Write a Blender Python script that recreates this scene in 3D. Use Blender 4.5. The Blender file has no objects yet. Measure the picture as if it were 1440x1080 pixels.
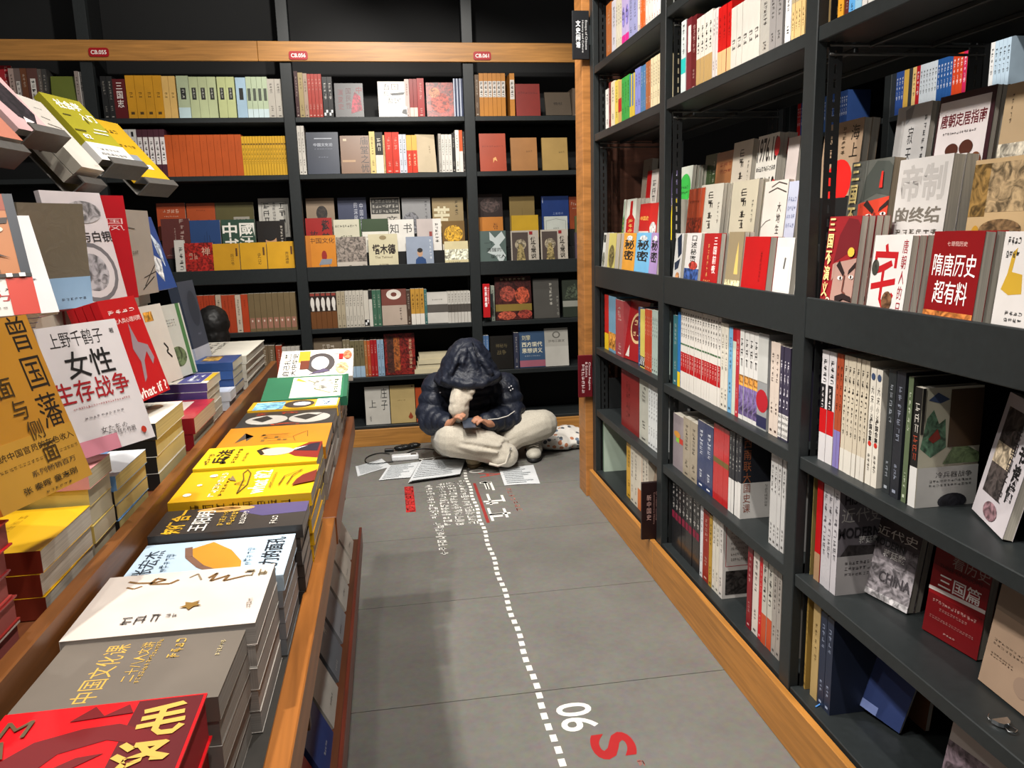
import bpy, bmesh, math, random
from mathutils import Vector, Matrix, Euler
random.seed(7)
SC = bpy.context.scene
COL = SC.collection
# ------------------------------------------------------------------ camera
CAM_H = 1.4
FPX = 1102.3
YAW, PITCH, ROLL = math.radians(8.68), math.radians(11.037), math.radians(-1.621)
_f = Vector((math.sin(YAW)*math.cos(PITCH), math.cos(YAW)*math.cos(PITCH), -math.sin(PITCH)))
_r = Vector((math.cos(YAW), -math.sin(YAW), 0))
_u = _r.cross(_f)
_R = _r*math.cos(ROLL) + _u*math.sin(ROLL)
_U = -_r*math.sin(ROLL) + _u*math.cos(ROLL)
camd = bpy.data.cameras.new('camera'); cam = bpy.data.objects.new('camera', camd); COL.objects.link(cam)
camd.sensor_width = 36.0; camd.lens = 36.0*FPX/1440.0; camd.clip_start = 0.02; camd.clip_end = 60
cam.matrix_world = Matrix(((_R.x, _U.x, -_f.x, 0), (_R.y, _U.y, -_f.y, 0), (_R.z, _U.z, -_f.z, CAM_H), (0, 0, 0, 1)))
SC.camera = cam
EYE = Vector((0, 0, CAM_H))
def ray(x, y): return _R*((x-720)/FPX) + _U*(-(y-540)/FPX) + _f
def at_x(x, y, X): d = ray(x, y); return EYE + d*(X/d.x)
def at_y(x, y, Y): d = ray(x, y); return EYE + d*(Y/d.y)
def at_z(x, y, Z): d = ray(x, y); return EYE + d*((Z-CAM_H)/d.z)
def at_d(x, y, D): return EYE + ray(x, y)*D
# ------------------------------------------------------------------ light
SC.view_settings.view_transform = 'Standard'; SC.view_settings.look = 'None'
SC.view_settings.gamma = 1.0; SC.view_settings.use_curve_mapping = False
SC.view_settings.exposure = 0.2
w = bpy.data.worlds.new('shop_ambient'); SC.world = w; w.use_nodes = True
w.node_tree.nodes['Background'].inputs[0].default_value = (1.0, 0.97, 0.93, 1)
w.node_tree.nodes['Background'].inputs[1].default_value = 0.15
def spot(name, loc, target, power, angle=70, blend=0.35, size=0.04, col=(1.0, 0.95, 0.88)):
    d = bpy.data.lights.new(name, 'SPOT'); d.energy = power; d.spot_size = math.radians(angle); d.spot_blend = blend
    d.shadow_soft_size = size; d.color = col
    o = bpy.data.objects.new(name, d); COL.objects.link(o); o.location = loc
    o.rotation_euler = (Vector(target)-Vector(loc)).to_track_quat('-Z', 'Y').to_euler()
    return o
def area(name, loc, target, power, sx, sy, col=(1.0, 0.95, 0.88)):
    d = bpy.data.lights.new(name, 'AREA'); d.energy = power; d.shape = 'RECTANGLE'; d.size = sx; d.size_y = sy; d.color = col
    o = bpy.data.objects.new(name, d); COL.objects.link(o); o.location = loc
    o.rotation_euler = (Vector(target)-Vector(loc)).to_track_quat('-Z', 'Y').to_euler()
    return o
# ceiling spots of the shop, aimed at the shelves and tables
for k, (x, y, tx, ty, tz, p, a) in enumerate((
        (-0.1, 2.9, -1.2, 5.3, 1.3, 170, 75), (0.2, 3.1, 0.2, 5.3, 1.0, 170, 75), (0.35, 2.6, 1.1, 5.0, 0.9, 110, 70),
        (-0.9, 2.7, 1.05, 3.3, 1.1, 170, 70), (-1.0, 1.7, 1.05, 2.3, 1.1, 200, 70), (-0.9, 0.7, 1.05, 1.3, 1.1, 190, 75),
        (0.22, 0.9, -0.4, 1.6, 0.9, 100, 80), (0.25, 2.0, -0.4, 2.4, 0.9, 110, 80), (0.25, 0.0, -0.4, 0.9, 0.8, 70, 80), (-0.3, 1.6, 0.75, 2.4, 0.0, 70, 55),
        (2.0, 3.0, 2.7, 3.4, 1.6, 160, 90), (-1.6, 2.2, -0.9, 1.7, 1.0, 60, 80), (0.3, 4.2, 0.6, 4.7, 0.0, 60, 80))):
    spot('ceiling_spot', (x, y, 3.35), (tx, ty, tz), p, a)

# ------------------------------------------------------------------ materials
def lin(c):
    if isinstance(c, str): c = [int(c[i:i+2], 16)/255 for i in (0, 2, 4)]
    return tuple((v/12.92 if v <= 0.04045 else ((v+0.055)/1.055)**2.4) for v in c)
_M = {}
def mat(c, rough=0.5, kind='plain', spec=0.4):
    k = (c, rough, kind)
    if k in _M: return _M[k]
    m = bpy.data.materials.new('mat_%s_%s' % (kind, c)); m.use_nodes = True
    nt = m.node_tree; b = nt.nodes['Principled BSDF']; L = nt.links
    b.inputs['Roughness'].default_value = rough; b.inputs['Specular IOR Level'].default_value = spec
    rgb = lin(c)
    tc = nt.nodes.new('ShaderNodeTexCoord'); mp = nt.nodes.new('ShaderNodeMapping'); L.new(tc.outputs['Object'], mp.inputs[0])
    nz = nt.nodes.new('ShaderNodeTexNoise'); L.new(mp.outputs[0], nz.inputs['Vector'])
    rp = nt.nodes.new('ShaderNodeValToRGB'); L.new(nz.outputs['Fac'], rp.inputs[0]); L.new(rp.outputs[0], b.inputs['Base Color'])
    def ramp(a, bb, p0=0.3, p1=0.7):
        rp.color_ramp.elements[0].position = p0; rp.color_ramp.elements[1].position = p1
        rp.color_ramp.elements[0].color = tuple(min(1, v*a) for v in rgb)+(1,); rp.color_ramp.elements[1].color = tuple(min(1, v*bb) for v in rgb)+(1,)
    nz.inputs['Scale'].default_value = 12; nz.inputs['Detail'].default_value = 3
    ramp(0.93, 1.05)
    def bump(src, s, d=0.002):
        bp = nt.nodes.new('ShaderNodeBump'); bp.inputs['Strength'].default_value = s; bp.inputs['Distance'].default_value = d
        L.new(src, bp.inputs['Height']); L.new(bp.outputs[0], b.inputs['Normal'])
    if kind == 'pages':
        mp.inputs['Scale'].default_value = (520, 3, 3); nz.inputs['Scale'].default_value = 1.0; ramp(0.72, 1.05)
    elif kind == 'wood':
        mp.inputs['Scale'].default_value = (3, 3, 22); nz.inputs['Scale'].default_value = 2.2; nz.inputs['Detail'].default_value = 8
        nz.inputs['Distortion'].default_value = 0.8; ramp(0.68, 1.12); bump(nz.outputs['Fac'], 0.08)
    elif kind in ('woodx', 'woody'):
        mp.inputs['Scale'].default_value = (1.6, 16, 30) if kind == 'woodx' else (16, 1.6, 30); nz.inputs['Scale'].default_value = 2.0
        nz.inputs['Detail'].default_value = 8; nz.inputs['Distortion'].default_value = 0.8; ramp(0.70, 1.12); bump(nz.outputs['Fac'], 0.08)
    elif kind == 'metal':
        b.inputs['Metallic'].default_value = 0.0; nz.inputs['Scale'].default_value = 60; ramp(0.88, 1.1); bump(nz.outputs['Fac'], 0.03, 0.0005)
    elif kind == 'chrome':
        b.inputs['Metallic'].default_value = 1.0
    elif kind == 'concrete':
        nz.inputs['Scale'].default_value = 3.0; nz.inputs['Detail'].default_value = 12; nz.inputs['Roughness'].default_value = 0.65; ramp(0.8, 1.12, 0.25, 0.75)
        n2 = nt.nodes.new('ShaderNodeTexNoise'); n2.inputs['Scale'].default_value = 45; n2.inputs['Detail'].default_value = 6; L.new(tc.outputs['Object'], n2.inputs['Vector'])
        mx = nt.nodes.new('ShaderNodeMix'); mx.data_type = 'RGBA'; mx.blend_type = 'OVERLAY'; mx.inputs[0].default_value = 0.25
        L.new(rp.outputs[0], mx.inputs[6]); L.new(n2.outputs['Color'], mx.inputs[7]); L.new(mx.outputs[2], b.inputs['Base Color'])
        bump(n2.outputs['Fac'], 0.35, 0.002)
    elif kind == 'cloth':
        nz.inputs['Scale'].default_value = 180; ramp(0.85, 1.08); bump(nz.outputs['Fac'], 0.25, 0.002)
        b.inputs['Sheen Weight'].default_value = 0.25
    elif kind == 'puffer':
        nz.inputs['Scale'].default_value = 22; nz.inputs['Detail'].default_value = 5; nz.inputs['Distortion'].default_value = 1.2; ramp(0.8, 1.15); bump(nz.outputs['Fac'], 0.6, 0.012)
    elif kind == 'wrap':
        b.inputs['Coat Weight'].default_value = 0.6; b.inputs['Coat Roughness'].default_value = 0.12
        n2 = nt.nodes.new('ShaderNodeTexNoise'); n2.inputs['Scale'].default_value = 25; n2.inputs['Distortion'].default_value = 2.0; L.new(tc.outputs['Object'], n2.inputs['Vector'])
        bump(n2.outputs['Fac'], 0.25, 0.004)
    elif kind == 'art':     # printed picture: mottled in two tones
        nz.inputs['Scale'].default_value = 38; nz.inputs['Detail'].default_value = 6; nz.inputs['Distortion'].default_value = 1.5; ramp(0.35, 1.7, 0.38, 0.62)
    elif kind == 'skin':
        b.inputs['Subsurface Weight'].default_value = 0.1; b.inputs['Subsurface Radius'].default_value = (0.01, 0.004, 0.002)
    elif kind == 'glow':
        b.inputs['Emission Color'].default_value = rgb+(1,); b.inputs['Emission Strength'].default_value = 0.8
    _M[k] = m
    return m
# ------------------------------------------------------------------ mesh helpers
class MB:
    """collects shapes for ONE mesh object"""
    def __init__(s): s.v = []; s.f = []; s.m = []; s.ms = []
    def mi(s, m):
        if m not in s.ms: s.ms.append(m)
        return s.ms.index(m)
    def add(s, vs, fs, m, M=None):
        o = len(s.v); i = s.mi(m)
        s.v += [tuple(M @ Vector(p)) if M else tuple(p) for p in vs]
        s.f += [tuple(o+a for a in f) for f in fs]; s.m += [i]*len(fs)
        return s
    def box(s, x0, y0, z0, x1, y1, z1, m, M=None):
        return s.add([(x0, y0, z0), (x1, y0, z0), (x1, y1, z0), (x0, y1, z0), (x0, y0, z1), (x1, y0, z1), (x1, y1, z1), (x0, y1, z1)],
                     [(0, 3, 2, 1), (4, 5, 6, 7), (0, 1, 5, 4), (1, 2, 6, 5), (2, 3, 7, 6), (3, 0, 4, 7)], m, M)
    def poly(s, pts, m, M=None): return s.add(pts, [tuple(range(len(pts)))], m, M)
    def prism(s, pts, z0, z1, m, M=None):
        n = len(pts)
        vs = [(p[0], p[1], z0) for p in pts]+[(p[0], p[1], z1) for p in pts]
        fs = [tuple(range(n))[::-1], tuple(range(n, 2*n))]+[(i, (i+1) % n, n+(i+1) % n, n+i) for i in range(n)]
        return s.add(vs, fs, m, M)
    def tube(s, pts, r, m, seg=8, caps=True):
        pts = [Vector(p) for p in pts]; n = len(pts); rr = r if isinstance(r, (list, tuple)) else [r]*n
        vs = []; up = Vector((0, 0, 1))
        for i, p in enumerate(pts):
            d = (pts[min(i+1, n-1)]-pts[max(i-1, 0)]).normalized()
            a = d.cross(up if abs(d.z) < 0.95 else Vector((1, 0, 0))).normalized(); b = d.cross(a)
            for k in range(seg):
                t = 2*math.pi*k/seg; vs.append(p + (a*math.cos(t)+b*math.sin(t))*rr[i])
        fs = [(i*seg+k, i*seg+(k+1) % seg, (i+1)*seg+(k+1) % seg, (i+1)*seg+k) for i in range(n-1) for k in range(seg)]
        if caps: fs += [tuple(range(seg))[::-1], tuple(range((n-1)*seg, n*seg))]
        return s.add(vs, fs, m)
    def ell(s, c, r, m, M=None, nu=16, nv=10):
        vs = []; fs = []
        for j in range(nv+1):
            th = math.pi*j/nv
            for i in range(nu):
                ph = 2*math.pi*i/nu
                vs.append((c[0]+r[0]*math.sin(th)*math.cos(ph), c[1]+r[1]*math.sin(th)*math.sin(ph), c[2]+r[2]*math.cos(th)))
        for j in range(nv):
            for i in range(nu):
                fs.append((j*nu+i, (j+1)*nu+i, (j+1)*nu+(i+1) % nu, j*nu+(i+1) % nu))
        return s.add(vs, fs, m, M)
    def lathe(s, c, prof, ky, m, seg=24):
        n = len(prof); vs = [(c[0]+r*math.cos(2*math.pi*k/seg), c[1]+ky*r*math.sin(2*math.pi*k/seg), c[2]+z) for r, z in prof for k in range(seg)]
        fs = [(i*seg+k, i*seg+(k+1) % seg, (i+1)*seg+(k+1) % seg, (i+1)*seg+k) for i in range(n-1) for k in range(seg)]+[tuple(range(seg))[::-1], tuple(range((n-1)*seg, n*seg))]
        return s.add(vs, fs, m)
    def mesh(s, name):
        me = bpy.data.meshes.new(name); me.from_pydata(s.v, [], s.f)
        for m in s.ms: me.materials.append(m)
        me.polygons.foreach_set('material_index', s.m); me.update()
        return me
    def build(s, name, parent=None, smooth=False, M=None, merge=False):
        me = s.mesh(name)
        if merge:
            bm = bmesh.new(); bm.from_mesh(me); bmesh.ops.remove_doubles(bm, verts=bm.verts, dist=1e-5); bmesh.ops.recalc_face_normals(bm, faces=bm.faces); bm.to_mesh(me); bm.free()
        if smooth: me.polygons.foreach_set('use_smooth', [True]*len(me.polygons))
        return link(name, me, parent, M)
def link(name, data, parent=None, M=None):
    o = bpy.data.objects.new(name, data); COL.objects.link(o)
    if parent: o.parent = parent; KIDS.setdefault(parent.name, []).append(o)
    if M: o.matrix_basis = M
    return o
KIDS = {}
def tag(o, label, cat, group=None):
    o['label'] = label; o['category'] = cat
    if group: o['group'] = group
    return o
def struct(o, label=None):
    o['kind'] = 'structure'
    if label: o['label'] = label
    return o
def thing(name, label, cat, loc=(0, 0, 0), M=None, group=None):
    o = bpy.data.objects.new(name, None); COL.objects.link(o); o.empty_display_size = 0.05
    o.matrix_basis = M if M else Matrix.Translation(Vector(loc))
    return tag(o, label, cat, group)
def bevel(o, wd=0.003, seg=1):
    md = o.modifiers.new('bevel', 'BEVEL'); md.width = wd; md.segments = seg; md.limit_method = 'ANGLE'
    return o
def frame(o, er, eu, n):   # matrix with local x->er, y->eu, z->n
    er, eu, n, o = Vector(er), Vector(eu), Vector(n), Vector(o)
    return Matrix(((er.x, eu.x, n.x, o.x), (er.y, eu.y, n.y, o.y), (er.z, eu.z, n.z, o.z), (0, 0, 0, 1)))
def smooth_pts(P, n=6):
    P = [Vector(p) for p in P]; out = []
    for i in range(len(P)-1):
        p0, p1, p2, p3 = P[max(i-1, 0)], P[i], P[i+1], P[min(i+2, len(P)-1)]
        for k in range(n):
            u = k/n; out.append(.5*((2*p1)+(p2-p0)*u+(2*p0-5*p1+4*p2-p3)*u*u+(3*p1-p0-3*p2+p3)*u**3))
    return out+[P[-1]]
# ------------------------------------------------------------------ print: real lettering and illegible strokes
_fc = bpy.data.curves.new('font_source', 'FONT'); _fo = bpy.data.objects.new('font_source', _fc)
_T = {}
def text_geo(s, vert=False, bold=0.0):
    k = (s, vert, bold)
    if k in _T: return _T[k]
    _fc.body = '\n'.join(s) if vert else s
    _fc.align_x = 'CENTER' if vert else 'LEFT'; _fc.resolution_u = 4 if s.isascii() else 1; _fc.offset = bold; _fc.size = 1; _fc.space_line = 1.05
    me = bpy.data.meshes.new_from_object(_fo)
    vs = [tuple(v.co) for v in me.vertices]; fs = [tuple(p.vertices) for p in me.polygons]; bpy.data.meshes.remove(me)
    if not vs: vs = [(0, 0, 0), (.1, 0, 0), (0, .1, 0)]; fs = [(0, 1, 2)]
    x0 = min(v[0] for v in vs); x1 = max(v[0] for v in vs); y0 = min(v[1] for v in vs); y1 = max(v[1] for v in vs)
    W, H = max(x1-x0, 1e-3), max(y1-y0, 1e-3)
    vs = [((v[0]-x0)/W-.5, (v[1]-y0)/H-.5) for v in vs]
    _T[k] = (vs, fs, W, H)
    return _T[k]
def glyph_geo(n, vert, seed, rows=1):
    k = ('g', n, vert, seed, rows)
    if k in _T: return _T[k]
    rd = random.Random(seed*31+n); vs = []; fs = []
    def rect(x0, y0, x1, y1):
        o = len(vs); vs.extend([(x0, y0), (x1, y0), (x1, y1), (x0, y1)]); fs.append((o, o+1, o+2, o+3))
    t = 0.10
    for r in range(rows):
        for i in range(n):
            cx, cy = (r*1.25, -i*1.08) if vert else (i*1.08, -r*1.45)
            for q in range(rd.choice((2, 3, 3, 4))):
                y = cy+rd.uniform(.08, .86); a = rd.uniform(.02, .3); rect(cx+a, y, cx+rd.uniform(.65, .95), y+t)
            for q in range(rd.choice((1, 2, 2, 3))):
                x = cx+rd.uniform(.08, .85); a = rd.uniform(.02, .35); rect(x, cy+a, x+t, cy+rd.uniform(.6, .95))
    x0 = min(v[0] for v in vs); x1 = max(v[0] for v in vs); y0 = min(v[1] for v in vs); y1 = max(v[1] for v in vs)
    W, H = x1-x0, y1-y0
    _T[k] = ([((v[0]-x0)/W-.5, (v[1]-y0)/H-.5) for v in vs], fs, W, H)
    return _T[k]
def put_print(mb, items, W, H, M, lay=0.00025, rough=0.45):
    """items in fractions of a W x H face (0,0 bottom left); M maps (x,y,layer) metres to space"""
    z = lay
    for it in items:
        k = it[0]
        if k == 't':      # t, text, cx, cy, w, h, colour, vert, bold
            _, s, cx, cy, ww, hh, c = it[:7]; vert = it[7] if len(it) > 7 else 0; bold = it[8] if len(it) > 8 else 0
            vs, fs, a, b = text_geo(s, vert == 1, bold)
            if vert == 2: vs = [(p[1], -p[0]) for p in vs]
            if vert == 3: vs = [(-p[1], p[0]) for p in vs]
            mb.add([(cx*W+p[0]*ww*W, cy*H+p[1]*hh*H, z) for p in vs], fs, mat(c, rough), M)
        elif k == 'g':    # g, n, cx, cy, w, h, colour, vert, seed, rows
            _, n, cx, cy, ww, hh, c = it[:7]; vert = it[7] if len(it) > 7 else 0; seed = it[8] if len(it) > 8 else n
            vs, fs, a, b = glyph_geo(n, bool(vert), seed, it[9] if len(it) > 9 else 1)
            mb.add([(cx*W+p[0]*ww*W, cy*H+p[1]*hh*H, z) for p in vs], fs, mat(c, rough), M)
        elif k == 'r':    # r, x0,y0,x1,y1,colour,kind
            _, x0, y0, x1, y1, c = it[:6]
            mb.poly([(x0*W, y0*H, z), (x1*W, y0*H, z), (x1*W, y1*H, z), (x0*W, y1*H, z)], mat(c, rough, it[6] if len(it) > 6 else 'plain'), M)
        elif k == 'e':    # e, cx,cy,rx,ry,colour,kind
            _, cx, cy, rx, ry, c = it[:6]
            mb.poly([(cx*W+rx*W*math.cos(a*math.pi/10), cy*H+ry*H*math.sin(a*math.pi/10), z) for a in range(20)], mat(c, rough, it[6] if len(it) > 6 else 'plain'), M)
        elif k == 'p':    # p, pts, colour, kind
            mb.poly([(p[0]*W, p[1]*H, z) for p in it[1]], mat(it[2], rough, it[3] if len(it) > 3 else 'plain'), M)
        elif k == 'l':    # l, pts, width(m), colour : pen line
            pts = [Vector((p[0]*W, p[1]*H)) for p in it[1]]; hw = it[2]/2
            for a, b in zip(pts, pts[1:]):
                d = (b-a); 
                if d.length < 1e-6: continue
                nn = Vector((-d.y, d.x)).normalized()*hw
                mb.add([(a.x-nn.x, a.y-nn.y, z), (b.x-nn.x, b.y-nn.y, z), (b.x+nn.x, b.y+nn.y, z), (a.x+nn.x, a.y+nn.y, z)], [(0, 1, 2, 3)], mat(it[3], rough), M)
        z += lay
# ------------------------------------------------------------------ books
# local frame of a book: x = thickness (front cover at x=t), y = 0 spine .. d fore edge, z = 0 foot .. h head
USED = {}
GROUPS = {}
def uniq(label, prev=None):
    """keep labels apart from each other"""
    words = lambda s: len(s.replace(',', ' ').split())
    if label not in USED: USED[label] = 1; return label
    if prev:
        l2 = label+', right of the '+prev
        if words(l2) <= 16 and l2 not in USED: USED[l2] = 1; return l2
    for k in ('second', 'third', 'fourth', 'fifth', 'sixth', 'seventh', 'eighth', 'ninth', 'tenth', 'eleventh', 'twelfth'):
        l2 = label+', '+k+' such'
        if l2 not in USED: USED[l2] = 1; return l2
    return label
PAGE = 'cfc8ba'
def cover_mesh(t, h, d, c, spine, hard, kind='plain', rough=0.38, back=None):
    mb = MB(); cc = 0.0022 if hard else 0.0007; cc = min(cc, t*0.2)
    m = mat(c, rough, kind); ms = mat(spine or c, rough, kind if not spine else 'plain'); mk = mat(back or c, rough, 'plain' if back else kind)
    mb.box(t-cc, 0, 0, t, d, h, m); mb.box(0, 0, 0, cc, d, h, mk)
    mb.box(cc, 0, 0, t-cc, cc, h, ms)
    mb.poly([(0, -0.0001, 0), (t, -0.0001, 0), (t, -0.0001, h), (0, -0.0001, h)], ms)
    return mb.mesh('cover')
def book(M, t, h, d, label, c='888888', spine=None, hard=False, page=PAGE, front=None, sp=None, band=None, kind='plain', rough=0.38,
         group=None, name='book', back=None, cat='book'):
    """M: placement matrix of the local frame. front / sp: print items on cover and spine; band: (height fraction, colour, front items, spine items)"""
    root = thing(name, label, cat, M=M, group=group)
    cov = link('cover', cover_mesh(t, h, d, c, spine, hard, kind, rough, back), root)
    i = 0.003 if hard else 0.0006; cc = min(0.0022 if hard else 0.0007, t*0.2)
    MB().box(cc, cc, i, t-cc, d-i, h-i, mat(page, 0.8, 'pages')).build('pages', root)
    FM = Matrix(((0, 0, 1, t), (1, 0, 0, 0), (0, 1, 0, 0), (0, 0, 0, 1)))
    SM = Matrix(((1, 0, 0, 0), (0, 0, -1, -0.0001), (0, 1, 0, 0), (0, 0, 0, 1)))
    if front:
        mb = MB(); put_print(mb, front, d, h, FM); mb.build('cover_print', cov)
    if sp:
        mb = MB(); put_print(mb, sp, t, h, SM); mb.build('spine_print', cov)
    if band:
        bh = h*band[0]; e = 0.0004; mb = MB(); bm_ = mat(band[1], 0.45)
        mb.box(-e, -e, 0, 0.0002, d*1.0, bh, bm_); mb.box(t-0.0002, -e, 0, t+e*1.5, d, bh, bm_); mb.box(-e, -e-0.0003, 0, t+e, 0.0002, bh, bm_)
        o = mb.build('paper_band', root)
        if len(band) > 2 and (band[2] or (len(band) > 3 and band[3])):
            m2 = MB()
            if band[2]: put_print(m2, band[2], d, bh, Matrix.Translation((e*1.6, 0, 0)) @ FM)
            if len(band) > 3 and band[3]: put_print(m2, band[3], t, bh, Matrix.Translation((0, -e-0.0003, 0)) @ SM)
            m2.build('band_print', o)
    return root
def dup(root, M, label=None, group=None):
    r = root.copy(); COL.objects.link(r); r.matrix_basis = M
    if label: r['label'] = label
    if group: r['group'] = group
    for ch in KIDS.get(root.name, []):
        c = ch.copy(); COL.objects.link(c); c.parent = r
        for g in KIDS.get(ch.name, []):
            g2 = g.copy(); COL.objects.link(g2); g2.parent = c
    return r

# ================================================================== the setting
WOOD = mat('a8703a', 0.42, 'wood'); WOODX = mat('b47e3e', 0.42, 'woodx'); WOODY = mat('ac7434', 0.42, 'woody')
DARK = mat('212526', 0.45, 'metal'); DARK2 = mat('121415', 0.6, 'metal'); BLACK = mat('0b0c0d', 0.7)
# floor: large concrete slabs with fine joints
fl = struct(thing('floor', 'grey concrete floor of large slabs with painted white and red lettering', 'floor')); del fl['category']
CON = mat('6b6964', 0.62, 'concrete')
MB().box(-5, -2, -0.06, 7, 7.5, -0.004, mat('3b3a38', 0.9)).build('joint_bed', fl)
ysl = [-2.0]+[0.165+0.6665*k for k in range(-2, 11)]+[7.5]
xsl = [-5, -1.9, 2.9, 7]
ROTF = Matrix.Rotation(math.radians(1.0), 4, 'Z')
for a, b in zip(ysl, ysl[1:]):
    for c, d in zip(xsl, xsl[1:]):
        MB().box(c+0.0012, a+0.0015, -0.03, d-0.0012, b-0.0015, 0, CON).build('floor_slab', fl)
struct(MB().box(-5, 5.62, 0, 7, 5.72, 3.5, mat('1a1a1a', 0.9)).build('wall_back'), 'dark wall behind the back bookcase')

def ladder_strip(name, x, y, z0, z1, wdt, axis, parent, pitch=0.032):
    """perforated upright flange with real slots; axis = direction of its width"""
    mb = MB(); t = 0.0012; sw = 0.006; n = int((z1-z0)/pitch)
    def bx(a0, a1, c0, c1):
        if axis == 'x': mb.box(x+a0, y-t, c0, x+a1, y+t, c1, DARK2)
        else: mb.box(x-t, y+a0, c0, x+t, y+a1, c1, DARK2)
    bx(0, wdt/2-sw/2, z0, z1); bx(wdt/2+sw/2, wdt, z0, z1)
    for i in range(n+1): bx(wdt/2-sw/2, wdt/2+sw/2, z0+i*pitch, min(z1, z0+i*pitch+0.013))
    return mb.build(name, parent)
# ------------------------------------------------------------------ back bookcase
YB = 5.222
bb = thing('bookcase', 'long dark metal bookcase across the end of the aisle', 'bookcase', (0.3, YB, 0))
inv = Matrix.Translation((-0.3, -YB, 0))
def bpart(name, x0, y0, z0, x1, y1, z1, m=DARK, bw=0.002): return bevel(MB().box(x0-0.3, y0-YB, z0, x1-0.3, y1-YB, z1, m).build(name, bb), bw)
PX = [at_y(p, 25, YB).x for p in (112.5, 396, 655.5)]
pitch = (PX[2]-PX[0])/2
PX = [PX[0]-2*pitch, PX[0]-pitch]+PX+[PX[2]+pitch]
PW = 0.034
for x in PX: bpart('upright', x-PW, YB, 0, x+PW, YB+0.05, 3.2)
for x in PX: bpart('side_panel', x-0.006, YB+0.05, 0, x+0.006, YB+0.36, 3.2, DARK2)
BZ = [0.135, 0.470, 0.806, 1.785, 2.129]
for a, b in zip(PX, PX[1:]):
    bpart('back_panel', a+0.006, YB+0.352, 0, b-0.006, YB+0.36, 3.2, BLACK)
    for z in BZ: bpart('shelf_board', a+PW, YB+0.004, z-0.030, b-PW, YB+0.345, z)
    bpart('rack_tray', a+PW, YB+0.0145, 1.115, b-PW, YB+0.345, 1.168)
    bpart('rack_lip', a+PW, YB+0.004, 1.118, b-PW, YB+0.014, 1.207)
    bpart('rack_step', a+PW, YB+0.105, 1.168, b-PW, YB+0.185, 1.285, BLACK)
    bpart('rack_step', a+PW, YB+0.185, 1.168, b-PW, YB+0.33, 1.40, BLACK)
x0, x1 = PX[0], PX[-1]
hd = thing('header_beam', 'orange wooden beam with red number tags along the top of the back bookcase', 'beam', (0, YB-0.02, 2.452))
js = at_y(363, 75, YB).x
for a, b in ((x0, js-0.001), (js+0.001, x1)):
    bevel(MB().box(a, 0, 0, b, 0.02, 0.114, WOODX).build('board', hd), 0.002)
pb = thing('plinth_board', 'orange wooden plinth board along the floor under the back bookcase', 'plinth', (0, YB-0.0215, 0))
bevel(MB().box(x0, 0, 0, at_y(468, 610, YB).x, 0.02, 0.117, WOODX).build('board', pb), 0.002); bevel(MB().box(at_y(468, 610, YB).x+0.001, 0, 0, x1, 0.02, 0.117, WOODX).build('board', pb), 0.002)
REDT = mat('a5121a', 0.35)
def rrect(w, h, r, n=4):
    return [(sx*(w/2-r)+r*math.cos(a+q*math.pi/2/n), sy*(h/2-r)+r*math.sin(a+q*math.pi/2/n)) for sx, sy, a in ((1, 1, 0), (-1, 1, math.pi/2), (-1, -1, math.pi), (1, -1, 3*math.pi/2)) for q in range(n+1)]
for p, y, s, wh in ((139, 73.5, 'CB.055', 'leftmost'), (419.5, 78, 'CB.056', 'middle'), (678, 78.5, 'CB.061', 'rightmost')):
    q = at_y(p, y, YB-0.022)
    tg = thing('number_tag', '%s of the small red number plates on the wooden beam' % wh, 'sign', M=frame(q, (1, 0, 0), (0, 0, 1), (0, -1, 0)))
    MB().prism(rrect(0.112, 0.05, 0.014), 0, 0.004, REDT).build('plate', tg)
    mb = MB(); put_print(mb, [('t', s, .5, .5, .82, .5, 'fff4ee', 0, 0.02)], 0.105, 0.046, Matrix.Translation((-0.0525, -0.023, 0.004))); mb.build('lettering', tg)
# ------------------------------------------------------------------ right bookcase
XR = 1.013; XB = 1.467
rb = thing('bookcase', 'tall dark metal bookcase running along the right side of the aisle', 'bookcase', (XR, 1.8, 0))
def rpart(name, x0, y0, z0, x1, y1, z1, m=DARK, bw=0.002): return bevel(MB().box(x0-XR, y0-1.8, z0, x1-XR, y1-1.8, z1, m).build(name, rb), bw)
RP = [(3.815, 3.875), (2.822, 2.878), (1.802, 1.857), (0.78, 0.835), (-0.24, -0.185)]
RZ = [0.162, 0.490, 0.812, 1.845, 2.153, 2.48]
for a, b in RP:
    rpart('upright', XR, a, 0, XR+0.028, b, 3.1); rpart('upright', XB-0.02, a, 0, XB, b, 3.1)
    yc = a-0.004
    for q, x in ((0, XR+0.030), (1, XB-0.06)):
        s_ = ladder_strip('perforated_strip', x-XR, yc-1.8, 0.16, 2.6, 0.034, 'x', rb)
    for z in (0.162, 0.49, 0.812): rpart('side_plate', XR+0.07, yc-0.003, z, XB-0.07, yc, z+0.16, DARK2)
    for z in (1.80, 1.78, 2.11, 2.09): rpart('brace_rod', XR+0.03, yc-0.006, z-0.0, XB-0.02, yc, z+0.006, mat('4a4a48', 0.4, 'metal'))
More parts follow.
